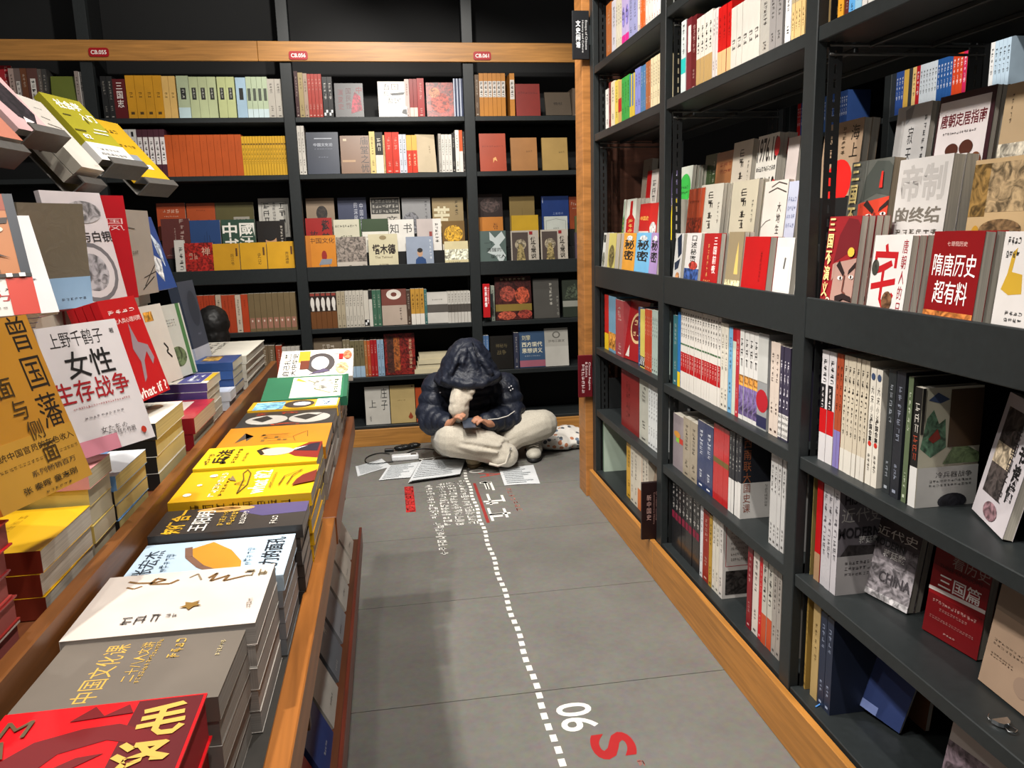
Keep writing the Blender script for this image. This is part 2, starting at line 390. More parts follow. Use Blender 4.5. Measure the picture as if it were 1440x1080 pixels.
for (b1, a1), (b2, a2) in zip([(p[0], p[1]) for p in RP], [(p[0], p[1]) for p in RP][1:]):
    y0, y1 = a2, b1
    for z in RZ:
        rpart('shelf_board', XR+0.004, y0, z-0.034, XB-0.004, y1, z)
        if z > 1.8:
            for xx in (XR+0.13, XR+0.29): rpart('stiffener', xx, y0, z-0.046, xx+0.012, y1, z-0.034)
    rpart('rack_tray', XR+0.0145, y0, 1.116, XB-0.05, y1, 1.194)
    rpart('rack_lip', XR+0.002, y0, 1.119, XR+0.014, y1, 1.22)
    rpart('rack_step', XR+0.125, y0, 1.194, XR+0.215, y1, 1.340, BLACK); rpart('rack_step', XR+0.215, y0, 1.194, XR+0.40, y1, 1.465, BLACK)
    for za, zb in ((0.162, 0.456), (0.49, 0.778), (0.812, 1.11)): rpart('divider_panel', XB-0.16, y0, za, XB-0.15, y1, zb, BLACK)
pl = thing('plinth_board', 'orange wooden plinth board along the floor under the right bookcase', 'plinth', (XR-0.0215, 0, 0))
for a, b in ((-0.3, 1.0), (1.002, 2.86), (2.862, 3.875)): bevel(MB().box(0, a, 0, 0.02, b, 0.153, WOODY).build('board', pl), 0.002)
tp = thing('wooden_post', 'tall orange wooden post at the far end of the right bookcase', 'post', (1.0, 3.95, 0))
bevel(MB().box(-0.022, -0.062, 0, 0.022, 0.085, 3.1, WOOD).build('board', tp), 0.002)
bevel(MB().box(0.022, -0.045, 0, 0.465, -0.02, 3.1, mat('4a2c20', 0.5, 'wood')).build('end_panel', tp), 0.002)
# ------------------------------------------------------------------ blade signs
def sign(px0, px1, py0, py1, Y, c, items, label, t=0.012):
    a = at_y(px0, py0, Y); b = at_y(px1, py1, Y); W = abs(b.x-a.x); H = abs(a.z-b.z)
    o = thing('blade_sign', label, 'sign', M=frame((a.x, Y, b.z), (1, 0, 0), (0, 0, 1), (0, -1, 0)))
    bevel(MB().box(0, 0, -t, W, H, 0, mat(c, 0.4)).build('plate', o), 0.002)
    mb = MB(); put_print(mb, items, W, H, Matrix.Identity(4)); mb.build('lettering', o)
    MB().box(W, H*.3, -t, W+0.02, H*.7, 0, DARK).build('bracket', o)
    return o
sign(804.5, 829, 14.5, 83.5, 3.86, '15171a', [('t', '文史闲谈', .34, .52, .28, .56, 'f2f2f2', 1, .015), ('t', 'Essays of Chinese', .8, .5, .16, .6, 'c8c8c8', 2), ('t', 'History and Culture', .6, .47, .14, .66, 'c8c8c8', 2)],
     'black blade sign lettered in white at the top of the wooden post')
sign(813, 833.5, 500, 558, 3.86, '5a0d16', [('g', 7, .34, .45, .24, .68, 'e9dada', 1, 5), ('t', 'Chinese Regions', .78, .5, .18, .66, 'e6d2d2', 2), ('t', '& Ethnics', .58, .66, .16, .36, 'e6d2d2', 2)],
     'dark red blade sign lettered in white halfway up the wooden post')
sign(902.5, 929, 679, 757, 2.89, '1d0c0d', [('t', '新中国史', .38, .56, .24, .44, 'b58f86', 1), ('t', 'Contemporary History', .64, .54, .1, .56, '8f6b64', 2), ('t', 'of New China', .78, .58, .1, .5, '8f6b64', 2)],
     'very dark blade sign lettered in faded gold near the floor on the right bookcase')
sign(678.5, 690, 399.5, 446.5, YB-0.03, 'b3161c', [('t', '世界思想', .42, .62, .36, .6, 'ffffff', 1, .02), ('t', 'Thought', .76, .66, .2, .5, 'ffdede', 2)],
     'small bright red blade sign on the back bookcase upright below the third tag')

# ================================================================== books on the shelves
def lum(c): r = lin(c); return .2126*r[0]+.7152*r[1]+.0722*r[2]
def ink(c, k=.62):
    a = [int(c[i:i+2], 16) for i in (0, 2, 4)]; b = (30, 26, 24) if lum(c) > 0.2 else (236, 228, 214)
    return ''.join('%02x' % int(x*(1-k)+y*k) for x, y in zip(a, b))
def auto_spine(c, rd, ic=None):
    ic = ic or ink(c); n = rd.choice((4, 5, 6, 7)); hh = 0.06*n
    return [('g', n, .5, .88-hh/2, .40, hh, ic, 1, rd.randint(1, 12)), ('g', 3, .5, .2+rd.uniform(-.03, .1), .36, .12, ic, 1, rd.randint(1, 12)), ('r', .3, .04, .7, .065, ic)]
def auto_front(c, rd, ic=None):
    ic = ic or ink(c); n = rd.choice((3, 4, 5))
    if rd.random() < .5:
        return [('g', n, .5, .78, .14*n, .11, ic, 0, rd.randint(1, 12)), ('g', 8, .5, .64, .5, .035, ic, 0, rd.randint(1, 12)), ('g', 5, .5, .1, .3, .03, ic, 0, rd.randint(1, 12))]
    return [('g', n, .72, .66, .15, .13*n, ic, 1, rd.randint(1, 12)), ('g', 7, .48, .62, .05, .3, ic, 1, rd.randint(1, 12)), ('g', 5, .3, .08, .3, .03, ic, 0, rd.randint(1, 12))]
NUM = {2: 'two', 3: 'three', 4: 'four', 5: 'five', 6: 'six', 7: 'seven', 8: 'eight', 9: 'nine', 10: 'ten', 11: 'eleven', 12: 'twelve', 14: 'fourteen', 16: 'sixteen', 18: 'eighteen'}
SEED = [100]
def wall_frame(case, x, ymid, off):
    """coordinate along the shelf (metres, growing to the viewer's right) and plane of the spines"""
    if case == 'back': return at_y(x, ymid, YB+off).x
    return -at_x(x, ymid, XR+off).y
def wall_z(case, x, y, off): return at_y(x, y, YB+off).z if case == 'back' else at_x(x, y, XR+off).z
def wall_M(case, s, z, off):
    """spine-out placement: local x -> viewer's right, local y -> into the shelf"""
    if case == 'back': return frame((s, YB+off, z), (1, 0, 0), (0, 1, 0), (0, 0, 1))
    return frame((XR+off, -s, z), (0, -1, 0), (1, 0, 0), (0, 0, 1))
def face_M(case, s, z, off, lean, t, twist=0.0):
    """face-out placement; (s, z) = lower left corner of the front cover"""
    cl, sl = math.cos(lean), math.sin(lean)
    if case == 'back': er, into = Vector((1, 0, 0)), Vector((0, 1, 0)); o = Vector((s, YB+off, z))
    else: er, into = Vector((0, -1, 0)), Vector((1, 0, 0)); o = Vector((XR+off, -s, z))
    er2 = er*math.cos(twist)+into*math.sin(twist); into2 = into*math.cos(twist)-er*math.sin(twist)
    up = Vector((0, 0, cl))+into2*sl; n = -into2*cl+Vector((0, 0, sl))
    m = frame((0, 0, 0), n, er2, up)         # local x->n, y->er, z->up
    m.translation = o - n*t
    return m
def bay_clamp(case, s0, s1):
    if case == 'back': bays = [(a+PW+.001, b-PW-.001) for a, b in zip(PX, PX[1:])]
    else: bays = [(-(q[0]-.012), -(r[1]+.001)) for q, r in zip(RP, RP[1:])]
    m = (s0+s1)/2; lo, hi = min(bays, key=lambda b: 0 if b[0] <= m <= b[1] else min(abs(m-b[0]), abs(m-b[1])))
    return max(s0, lo), max(min(s1, hi), max(s0, lo)+.004)
def clear_h(case, z):
    tops = [q-(.034 if case == 'right' else .030) for q in (RZ if case == 'right' else BZ) if q > z+.05]+[1.115 if z < 1.1 else 9]
    if case == 'right' and z > 1.8: tops = [q-.012 for q in tops]
    return min(tops)-z-.004
def spines(case, z, loc, entries, off=0.03, depth=0.15, lean=0.0):
    """entry: (x0, x1, ytop, n, colour, description, options)"""
    prev = None; ends = {}
    zb = 8.0
    for e in entries:
        x0, x1, yt, n, c, desc = e[:6]; op = dict(e[6]) if len(e) > 6 else {}
        SEED[0] += 1; rd = random.Random(SEED[0])
        yb_ = op.pop('yb', yt+55); ym = (yt+yb_)/2
        s0, s1 = wall_frame(case, x0, ym, off), wall_frame(case, x1, ym, off)
        h = max(0.12, wall_z(case, (x0+x1)/2, yt, off)-z); h = min(h, op.pop('hmax', 0.31), clear_h(case, z)); s0, s1 = bay_clamp(case, s0, s1)
        if op.pop('face', False):
            fd = op.pop('deep', 0.0); t = op.pop('t', 0.018); ln = op.pop('lean', math.radians(8)); tw = op.pop('twist', 0.0)
            W = abs(s1-s0)/max(.3, math.cos(tw)); hh = h/math.cos(ln)-t*math.sin(ln)
            lab = uniq(desc+', '+loc, prev); fr = op.pop('front', None) or auto_front(c, rd)
            book(face_M(case, min(s0, s1), z+t*math.sin(ln)+0.0005, off+fd, ln, t, tw), t, hh, W, lab, c, front=fr, **op)
        else:
            t = (s1-s0)/n; sp = op.pop('sp', None)
            if sp is None: sp = auto_spine(c, rd, op.pop('ic', None))
            else: op.pop('ic', None)
            jit = op.pop('jit', 0.004 if n == 1 else 0.002)
            if n > 1: base = desc+', one of %s, %s' % (NUM.get(n, str(n)), loc)
            else: base = desc+', '+loc
            lab = uniq(base, prev); grp = lab if n > 1 else None
            dd = op.pop('d', depth+rd.uniform(-.012, .012))
            r0 = None
            for i in range(n):
                M = wall_M(case, s0+i*t+0.0003, z+0.0003, off+rd.uniform(0, jit))
                if r0 is None: r0 = book(M, max(0.003, t-0.0016), h, dd, lab, c, sp=sp, group=grp, **op)
                else: dup(r0, M)
        prev = desc.split(' with ')[0]
F = lambda **k: dict(face=True, **k)
# ---------------------------------------------------------------- back bookcase, spine and face rows
V = lambda s, c, cy=.55, h=.6, w=.6, b=.0: ('t', s, .5, cy, w, h, c, 1, b)
spines('back', BZ[4], 'top shelf in leftmost back bay', [
    (-14, 14, 89, 1, 'a8242c', 'bright red book facing out', F()), (14, 22, 96, 1, 'a58f86', 'pale pinkish spine'), (22, 31, 96, 1, '6d5d58', 'grey-brown spine with white label', {'sp': [('r', .2, .3, .8, .75, 'c9c2bb'), ('g', 5, .5, .52, .4, .4, '222222', 1, 3)]}),
    (31, 40, 96, 1, '6b3f26', 'brown spine'), (40, 55, 96, 1, '5b3a33', 'dark brown spine with white title label', {'sp': [('r', .25, .3, .75, .8, 'd9d4cc'), ('g', 5, .5, .55, .36, .42, '1f1f1f', 1, 4)]}),
    (55, 61, 97, 1, '5a524c', 'grey spine'), (61, 68, 97, 1, '3c3a38', 'charcoal spine'),
    (71, 107, 106, 1, '66702c', 'olive green book with red foot facing out', F(front=[('r', 0, 0, 1, .32, '8a3a34')])), (107, 113, 100, 1, '93867f', 'dusky spine'), (113, 120, 101, 1, 'd9d2cb', 'white and red spine', {'sp': [('r', 0, 0, 1, .2, 'c22a25'), V('三海经', '333333', .75, .3)]})])
T3 = [('t', '三国志', .5, .6, .5, .62, 'f0e6e0', 1, .01)]
spines('back', BZ[4], 'top shelf in second back bay', [
    (143, 151.5, 107, 1, '141414', 'glossy black spine with white lettering', {'kind': 'wrap'}), (151.5, 160, 107, 1, '191918', 'glossy black spine with silver lettering', {'kind': 'wrap'}),
    (160, 178, 111, 1, '5b1317', 'dark red spine with large white title', {'sp': T3}), (178, 229, 106, 4, 'c98f1e', 'deep yellow spine', {'sp': [('g', 2, .5, .55, .4, .12, '4a3510', 1, 2), ('r', .3, .1, .7, .16, '4a3510')]}),
    (229, 248, 107, 2, 'd8b067', 'pale yellow spine', {'sp': [('g', 2, .5, .55, .4, .12, '4a3510', 1, 2)]}),
    (249.5, 266.5, 106.5, 1, 'a9b493', 'pale green spine with black title label', {'sp': [('r', .28, .45, .72, .72, '20211e'), ('r', 0, 0, 1, .26, 'b9cfd2'), ('g', 2, .5, .58, .2, .2, 'cfcfc2', 1, 2)]}),
    (267, 305, 108, 3, 'b0b98f', 'pale green spine with black title label', {'sp': [('r', .26, .45, .74, .74, '20211e'), ('g', 3, .5, .6, .2, .22, 'cfcfc2', 1, 3)]}),
    (306.5, 331, 108, 2, 'b4bb86', 'yellow-green spine with black title label', {'sp': [('r', .26, .45, .74, .74, '20211e'), ('g', 3, .5, .6, .2, .22, 'cfcfc2', 1, 3)]}),
    (332.5, 347, 109, 1, '9db7c9', 'pale blue spine with black title label', {'sp': [('r', .3, .45, .7, .74, '20211e')]}),
    (347, 377, 108, 4, 'aebc9e', 'pale green spine with dark label', {'sp': [('r', .2, .42, .8, .72, '4a5045'), ('r', 0, 0, 1, .22, 'c3d4d6')]}),
    (377, 400, 111, 2, 'b3ada2', 'grey-white spine')])
spines('back', BZ[3], 'second shelf in second back bay', [
    (150, 160, 183, 1, 'c9c6c0', 'grey spine'), (160, 194, 182, 3, 'd5d2cd', 'white spine with heavy black title', {'sp': [('g', 3, .5, .55, .6, .42, '161616', 1, 3), ('r', .35, .85, .65, .95, '161616')]}),
    (194, 233.5, 182, 5, '4a2530', 'plum spine with white title panel', {'sp': [('r', .08, .27, .92, .84, 'e3ddda'), ('g', 4, .5, .55, .5, .4, '2c2320', 1, 4)]}),
    (233.5, 341, 189.5, 11, 'b4501f', 'plain orange spine', {'sp': [('g', 5, .5, .72, .12, .25, '8a3a16', 1, 5)]}),
    (341, 404.5, 191.5, 16, 'd0a12a', 'thin yellow spine', {'sp': [('r', .1, .78, .9, .82, '6a4a10'), ('g', 4, .5, .5, .45, .4, '6a4a10', 1, 4)]})])
spines('back', BZ[2], 'fourth shelf in second back bay', [
    (255, 304, 416, 6, 'a93d20', 'orange-red spine', {'yb': 465, 'sp': [('g', 4, .5, .75, .2, .2, '7a2a14', 1, 4)]}), (304.5, 312.5, 415, 1, 'b7a590', 'cream spine', {'yb': 465}), (312.5, 332, 415, 2, 'a83f22', 'orange-red spine', {'yb': 465, 'sp': [('g', 4, .5, .75, .2, .2, '7a2a14', 1, 4)]}),
    (332, 340, 415, 1, 'c2b3a0', 'cream spine', {'yb': 465}), (340, 350, 414, 1, 'ad4022', 'orange-red spine', {'yb': 465, 'sp': [('g', 4, .5, .75, .2, .2, '7a2a14', 1, 4)]}),
    (350, 417, 412, 8, '6f5f44', 'olive brown spine with pink foot label', {'yb': 465, 'sp': [('r', .1, .08, .9, .36, '966a58'), ('e', .5, .28, .14, .03, 'd8c3b4')]})])
spines('back', BZ[1], 'fifth shelf in second back bay', [
    (330, 388, 487, 6, '6b5a45', 'brown spine', {'yb': 535}), (389, 398, 486, 1, '9a3a25', 'red spine', {'yb': 535}), (398, 423, 488, 4, 'b5b0a8', 'grey-white spine', {'yb': 535})])
SQ = [('r', 0, .02, 1, .2, '202020'), ('r', .1, .05, .5, .12, 'dddddd'), ('r', .5, .12, .9, .19, 'dddddd')]
spines('back', BZ[4], 'top shelf in third back bay', [
    (414.5, 420, 100, 1, '3a1a1c', 'dark maroon spine'), (420, 427, 102, 1, '9c8a5f', 'old gold spine'), (427, 433, 103, 1, 'a08a78', 'cream and red spine'),
    (433, 453, 104, 4, 'a23226', 'red spine'), (454, 468, 108, 2, '1e1d1d', 'black spine with chequered foot', {'sp': SQ+[('g', 5, .5, .65, .5, .4, 'd0ccc6', 1, 5)]}),
    (471, 511, 116, 1, '1c1718', 'near-black book with red title facing out', F(front=[('t', '演变史', .2, .52, .2, .6, '6b1520', 1), ('t', '国民性', .48, .55, .2, .6, '4b1018', 1), ('p', [(.55, .1), (.95, .2), (.9, .6), (.7, .75), (.6, .45)], '8a1f33', 'art'), ('t', '中', .86, .8, .2, .2, '7b1522')])),
    (532, 572, 113.5, 1, 'd6d1c7', 'white book with black brush title facing out', F(front=[('t', '吾国', .45, .85, .55, .17, '1a1a1a'), ('t', '与', .28, .65, .2, .14, '1a1a1a'), ('t', '吾民', .55, .46, .5, .16, '1a1a1a'), ('p', [(.4, .66), (.95, .7), (.9, .62), (.5, .6)], '333333'), ('p', [(.8, .1), (1, .05), (.98, .22), (.85, .2)], '2a2a2a')])),
    (569.5, 576, 111, 1, 'b79f98', 'pale pink spine', {'jit': .012}), (576, 587, 111, 2, '7c1f1c', 'dark red spine with pale foot', {'sp': [('r', 0, 0, 1, .25, 'd8b5a8')]}), (587, 597, 110, 1, '8f1f1d', 'crimson spine'),
    (600, 638, 115, 1, '7a2a22', 'red patterned book facing out', F(kind='art', front=[('e', .5, .4, .35, .3, '9a3a2a', 'art'), ('e', .3, .7, .2, .15, 'a86a4a', 'art')])),
    (638, 655, 110.5, 3, '26314f', 'navy and white spine', {'sp': [('r', 0, 0, .4, 1, 'b9c0cf')]})])
spines('back', BZ[3], 'second shelf in third back bay', [
    (415.5, 429, 177, 2, 'c4bfb6', 'white spine', {}), (431, 476, 185, 1, '1d2638', 'navy book with small white title facing out', F(front=[('r', .25, .84, .8, .86, 'aab0ba'), ('t', '中国文化论', .52, .7, .6, .08, 'b9bec8'), ('g', 7, .52, .6, .56, .02, '8a90a0', 0, 4), ('g', 4, .5, .4, .3, .03, '8a90a0', 0, 3)])),
    (479, 520, 190, 1, '6a4a30', 'brown book with black calligraphy facing out', F(front=[('t', '庙堂之忧', .82, .5, .28, .95, '1b130d', 1), ('r', .05, .3, .5, .36, '9a7a58'), ('r', .1, .86, .22, .92, 'b8a88c')])),
    (520, 528, 185, 1, 'c9b577', 'cream spine with black lower title'), (528, 539, 186, 1, 'cfcac0', 'white spine with black top', {'sp': [('r', 0, .45, 1, 1, '1e1d1c'), ('g', 3, .5, .7, .5, .3, 'ddd6c8', 1, 3)]}), (539, 542, 190, 1, 'b59a6a', 'thin tan spine'),
    (542, 562, 186, 2, 'b9301f', 'vermilion spine'), (561.5, 572, 189, 2, 'b9bdc6', 'pale blue-grey spine'), (572, 587, 190, 2, 'c0351f', 'red spine with gold head', {'sp': [('r', 0, .6, 1, 1, 'c9a04a'), ('g', 4, .5, .35, .4, .3, 'e8c9a0', 1, 4)]}),
    (587, 614, 188, 1, 'b7a88e', 'plain cream book turned edgewise', F(t=.03, twist=.25, front=[('g', 3, .7, .6, .08, .2, '6a5a44', 1, 3)])),
    (617, 621, 188, 1, '9f9a92', 'grey spine'), (621, 636, 189, 3, 'c9c5bd', 'white spine with small black title'), (636, 640.5, 187, 1, '24211f', 'black spine'), (640.5, 646, 183, 1, 'd8d4cb', 'tall white spine'), (646, 651, 183, 1, 'c2552a', 'orange and white spine', {'sp': [('r', 0, 0, 1, .5, 'd8d0c8')]}), (651, 656, 185, 1, '2b2523', 'dark spine')])
spines('back', BZ[2], 'fourth shelf in third back bay', [
    (434, 474, 412, 5, '6b4426', 'brown spine with white figure', {'yb': 462, 'sp': [('r', 0, .48, 1, 1, '2c2320'), ('e', .45, .72, .38, .16, 'd8d2ca'), ('r', .3, .5, .75, .7, 'd8d2ca'), ('r', .1, .92, .9, .99, '8a3a30')]}),
    (474, 486, 410, 2, 'a69a82', 'tan spine', {'yb': 462}), (486, 512, 409, 5, 'bcb6aa', 'off-white spine', {'yb': 461}), (512, 519, 409, 1, 'c4beb2', 'white spine with chequered foot', {'yb': 461, 'sp': SQ}),
    (519, 524, 408, 1, 'c8c4ba', 'white spine with black head', {'yb': 460, 'sp': [('r', 0, .75, 1, 1, '1c1c1a')]}), (524, 536.5, 408, 2, '3f6450', 'green spine', {'yb': 460}),
    (537, 572, 407, 1, 'a8988a', 'brown book with white rosette facing out', F(yb=458, front=[('r', 0, .55, 1, 1, '6a3428'), ('e', .5, .85, .3, .14, 'd8cfc4'), ('e', .5, .85, .12, .06, '6a3428'), ('g', 5, .75, .3, .08, .35, '3a2a22', 1, 5)])),
    (572, 578, 408, 1, '4a3a30', 'dark brown spine', {'yb': 458}), (578, 597, 406, 3, 'b88a3a', 'ochre spine with white foot', {'yb': 456, 'sp': [('r', 0, 0, 1, .3, 'dcd6cc'), ('g', 4, .5, .65, .4, .4, '5a3a14', 1, 4)]}), (597, 601, 407, 1, '3f6a68', 'thin teal spine', {'yb': 456}),
    (601, 630, 411, 1, 'bdb9b2', 'pale grey book with dark middle stripe facing out', F(yb=455, front=[('r', 0, .34, 1, .6, '4a4540'), ('g', 6, .5, .75, .5, .04, '6a655f', 0, 6)])),
    (630, 662, 410, 7, 'c0bcb4', 'pale grey spine with dark middle stripe', {'yb': 455, 'sp': [('r', 0, .34, 1, .6, '4a4540'), ('g', 4, .5, .8, .4, .28, '4a4540', 1, 4)]})])
spines('back', BZ[1], 'fifth shelf in third back bay', [
    (436, 482, 476, 1, '6f6250', 'tan book with dark specks facing out', F(yb=533)), (483, 493, 478, 2, '7a7058', 'khaki spine', {'yb': 531}), (493, 513, 479, 3, '6f664a', 'khaki spine with pale blue foot', {'yb': 530, 'sp': [('r', 0, 0, 1, .3, '9cb6cc'), ('g', 4, .5, .7, .4, .35, '3a3420', 1, 4)]}),
    (513, 517, 479, 1, 'a06a3a', 'thin orange spine', {'yb': 530}), (517, 521.5, 479, 1, 'b5502c', 'orange spine', {'yb': 530}), (521.5, 531, 478, 2, 'a31f22', 'red spine', {'yb': 530}), (531, 540.5, 478, 2, '8ba6bd', 'light blue spine', {'yb': 529}),
    (541, 584, 470, 1, '6f1a14', 'red painted book with vertical title facing out', F(yb=527, kind='art', front=[('r', .08, .05, .3, .95, '3a1a10', 'art'), ('r', .3, .1, .5, .9, '8a4a1c', 'art'), ('g', 8, .85, .5, .1, .7, 'd8b08a', 1, 8)]))])
spines('back', BZ[0], 'bottom shelf in third back bay', [
    (513.5, 548, 545, 1, 'b9b6ae', 'grey-white book with black vertical title facing out', F(yb=594, front=[('t', '庄子', .78, .66, .26, .58, '1a1a1a', 1), ('t', '上', .3, .55, .3, .2, '2a2a2a'), ('g', 3, .2, .15, .08, .14, '333333', 1, 3)])),
    (549, 584, 543, 1, 'b09a68', 'tan book with red drop emblem facing out', F(yb=592, front=[('g', 5, .45, .6, .3, .03, '4a3a1c', 0, 5), ('p', [(.8, .28), (.7, .15), (.75, .1), (.85, .1), (.9, .15)], '8a3a1c'), ('e', .9, .96, .03, .02, '6a3a1c')])),
    (585, 603, 546, 1, 'a8451f', 'orange book half hidden by the seated person', F(yb=591))])
spines('back', BZ[4], 'top shelf in fourth back bay', [
    (668, 674, 105, 1, '5b4632', 'dark brown spine'), (674, 711, 103, 6, 'b5772c', 'orange spine with white character label', {'sp': [('r', .05, .45, .95, .82, 'cfc9c2'), ('g', 4, .5, .63, .6, .34, '1e1a16', 1, 4)]}), (717, 724, 103, 1, 'b8792e', 'single orange spine with white character label', {'sp': [('r', .05, .4, .95, .85, 'cfc9c2'), ('g', 4, .5, .63, .6, .34, '1e1a16', 1, 4)]}),
    (726, 760, 117, 1, '7a1f16', 'plain brick red book facing out', F(front=[('g', 8, .5, .72, .8, .06, '5a150f', 0, 8)])), (768, 804, 128, 1, '51463a', 'small dim tan book facing out', F(lean=.35, front=[('t', '倚杖', .5, .5, .36, .13, '1a1612')])), (805, 817, 124, 1, '5a4c40', 'dim brown book facing out')])
spines('back', BZ[3], 'second shelf in fourth back bay', [
    (675, 712, 187, 1, 'a03c1c', 'orange-red book with gold mark facing out', F(front=[('g', 9, .5, .66, .8, .035, '6a2210', 0, 9), ('p', [(.5, .22), (.56, .3), (.66, .26), (.6, .38), (.5, .34)], 'd8a060')])),
    (719, 756, 193, 1, '9a6a3a', 'tan-orange book facing out beside a twin', F(front=[('g', 3, .7, .58, .22, .06, '4a3018', 0, 3)])), (763, 799, 193, 1, 'a0824a', 'mustard book with small black title facing out', F(front=[('g', 3, .76, .55, .22, .06, '3a2c14', 0, 3)]))])
spines('back', BZ[2], 'fourth shelf in fourth back bay', [
    (691, 696, 402, 1, '8a9084', 'thin grey-green spine', {'yb': 450}),
    (697, 748, 389, 1, '3b1614', 'dark red painting book with gold stripe facing out', F(yb=448, kind='art', front=[('e', .35, .6, .22, .18, '8a3a2c', 'art'), ('e', .75, .55, .2, .2, 'a0442c', 'art'), ('r', .0, .2, 1, .36, '7a6428'), ('e', .3, .1, .25, .1, '9a4430', 'art'), ('e', .8, .12, .2, .1, '8a3428', 'art'), ('g', 6, .5, .93, .7, .06, 'b8a88a', 0, 6)])),
    (751, 787, 392, 1, '4a4844', 'grey book with black edge titles facing out', F(yb=446, front=[('g', 6, .68, .6, .12, .55, 'b8b4aa', 1, 6), ('g', 5, .93, .3, .08, .5, '8a8880', 1, 5)])), (792, 818, 394, 1, '2b3128', 'dark green book with pale stripe facing out', F(yb=445, front=[('r', 0, .28, 1, .44, '8a8a80'), ('p', [(.1, .5), (.9, .5), (.7, .9), (.3, .8)], '3c4436', 'art')]))])
spines('back', BZ[1], 'fifth shelf in fourth back bay', [
    (679, 688, 472, 2, '4f6f9a', 'blue spine', {'yb': 520}), (690, 722, 473, 1, '14120f', 'black book with faint gold title facing out', F(yb=519, front=[('t', '神秘与', .5, .7, .5, .12, '5a5036'), ('t', '战争', .5, .5, .4, .14, '5a5036')])),
    (723, 730, 468, 1, '35384a', 'slate spine beside blue book', {'yb': 516}), (731, 767, 467, 1, '39516f', 'blue book with pale yellow title facing out', F(yb=515, front=[('t', '刘擎', .28, .83, .34, .14, 'd8d0a8'), ('t', '西方现代', .5, .64, .8, .14, 'e3dcc0', 0, .01), ('t', '思想讲义', .5, .47, .8, .14, 'e3dcc0', 0, .01), ('r', 0, .02, 1, .2, '9a5a6a'), ('g', 8, .5, .32, .6, .03, 'a8b4c0', 0, 8)])),
    (767, 800, 462, 1, 'aaa79f', 'light grey book with sun emblem facing out', F(yb=513, front=[('e', .5, .82, .17, .09, '6a6862'), ('e', .5, .82, .11, .06, 'aaa79f'), ('t', '沙与三部文', .5, .66, .7, .07, '44423e'), ('r', 0, 0, 1, .52, 'b9b6ae')]))])
# small horizontal stack on the fifth shelf beside the seated person
zz = BZ[1]
for i in range(4):
    a, b = at_y(586+(-3 if i == 0 else i*1.5), 520, YB+.03).x, at_y(640, 520, YB+.03).x
    M = frame((a, YB+.03+.006*(i % 2), zz+0.001), (0, 0, 1), (0, 1, 0), (-1, 0, 0)); M = frame((b, YB+.03+.006*(i % 2), zz+0.0005), (0, 0, 1), (0, 1, 0), (-1, 0, 0))
    book(M, 0.031, b-a, .15, ['cream book at the foot', 'second cream book up', 'third cream book up', 'cream book on top'][i]+' of the pile lying beside the seated person', 'cfc4a4', sp=[], page='e0d6b8', name='book')
    zz += 0.0318

# ================================================================== face-out racks
TIER = {'back': ((.03, 1.169), (.112, 1.286), (.195, 1.401)), 'right': ((.03, 1.195), (.132, 1.341), (.225, 1.466))}
TN = ('front tier', 'middle tier', 'back tier')
def rack(case, ti, loc, entries):
    off, zb = TIER[case][ti]
    for e in entries:
        x0, x1, yt, c, desc, front = e[:6]; op = dict(e[6]) if len(e) > 6 else {}
        SEED[0] += 1; rd = random.Random(SEED[0])
        n = op.pop('n', 1); t = op.pop('t', 0.016); ln = op.pop('lean', math.radians(5)); tw = op.pop('twist', 0.0); o2 = off+op.pop('deep', 0.0)
        ym = yt+30
        s0, s1 = wall_frame(case, x0, ym, o2+.01), wall_frame(case, x1, ym, o2+.01)
        if case == 'back' or ti == 0: s0, s1 = bay_clamp(case, s0, s1)
        s0 = max(s0, -3.80) if case == 'right' else s0; s1 = max(s1, s0+.03)
        top = wall_z(case, (x0+x1)/2, yt, o2+.015); h = max(.10, (top-zb)/math.cos(ln)); h = min(h, .30)
        W = op.pop('W', None) or max(.02, (s1-s0)/math.cos(tw)); s0 = s0 if not op.pop('right_edge', False) else s1-W
        lab = uniq('%s, rack %s, %s' % (desc, TN[ti], loc))
        if front is None: front = auto_front(c, rd)
        r0 = book(face_M(case, s0, zb+t*math.sin(ln)+.0005, o2, ln, t, tw), t, h, W, lab, c, front=front, **op)
        if n > 1:
            l2 = uniq('copy behind '+desc.split(' with ')[0]+', rack '+TN[ti]+', '+loc)
            for k in range(1, n):
                dup(r0, face_M(case, s0-rd.uniform(0, .003), zb+t*math.sin(ln)+.0005, o2+k*(t+.0012)/math.cos(ln), ln, t, tw), l2, l2)
t = lambda s, cx, cy, w, h, c, v=0, b=0: ('t', s, cx, cy, w, h, c, v, b)
L = 'second back bay'
rack('back', 2, L, [(222, 262, 286, 'a1431f', 'orange-red book', None), (264, 304, 286, 'a3471f', 'orange book with dark title', [('g', 5, .5, .5, .6, .07, '5a2410', 0, 5), ('g', 5, .5, .8, .3, .03, '5a2410', 0, 3)]), (304.5, 358, 285, '57512f', 'wide olive book with pale label', [('r', .46, .3, .88, .6, '9c968a'), ('g', 4, .67, .45, .3, .18, '3a372c', 0, 4, 2)]),
    (364.5, 408, 279, 'c1bdb4', 'white gridded book with black characters', [('l', [(.1, .1), (.1, .9), (.9, .9), (.9, .1), (.1, .1)], .002, '333333'), ('g', 3, .25, .62, .2, .5, '222222', 1, 3), ('g', 3, .75, .62, .2, .5, '222222', 1, 4), ('g', 8, .5, .6, .1, .6, '555555', 1, 8)])])
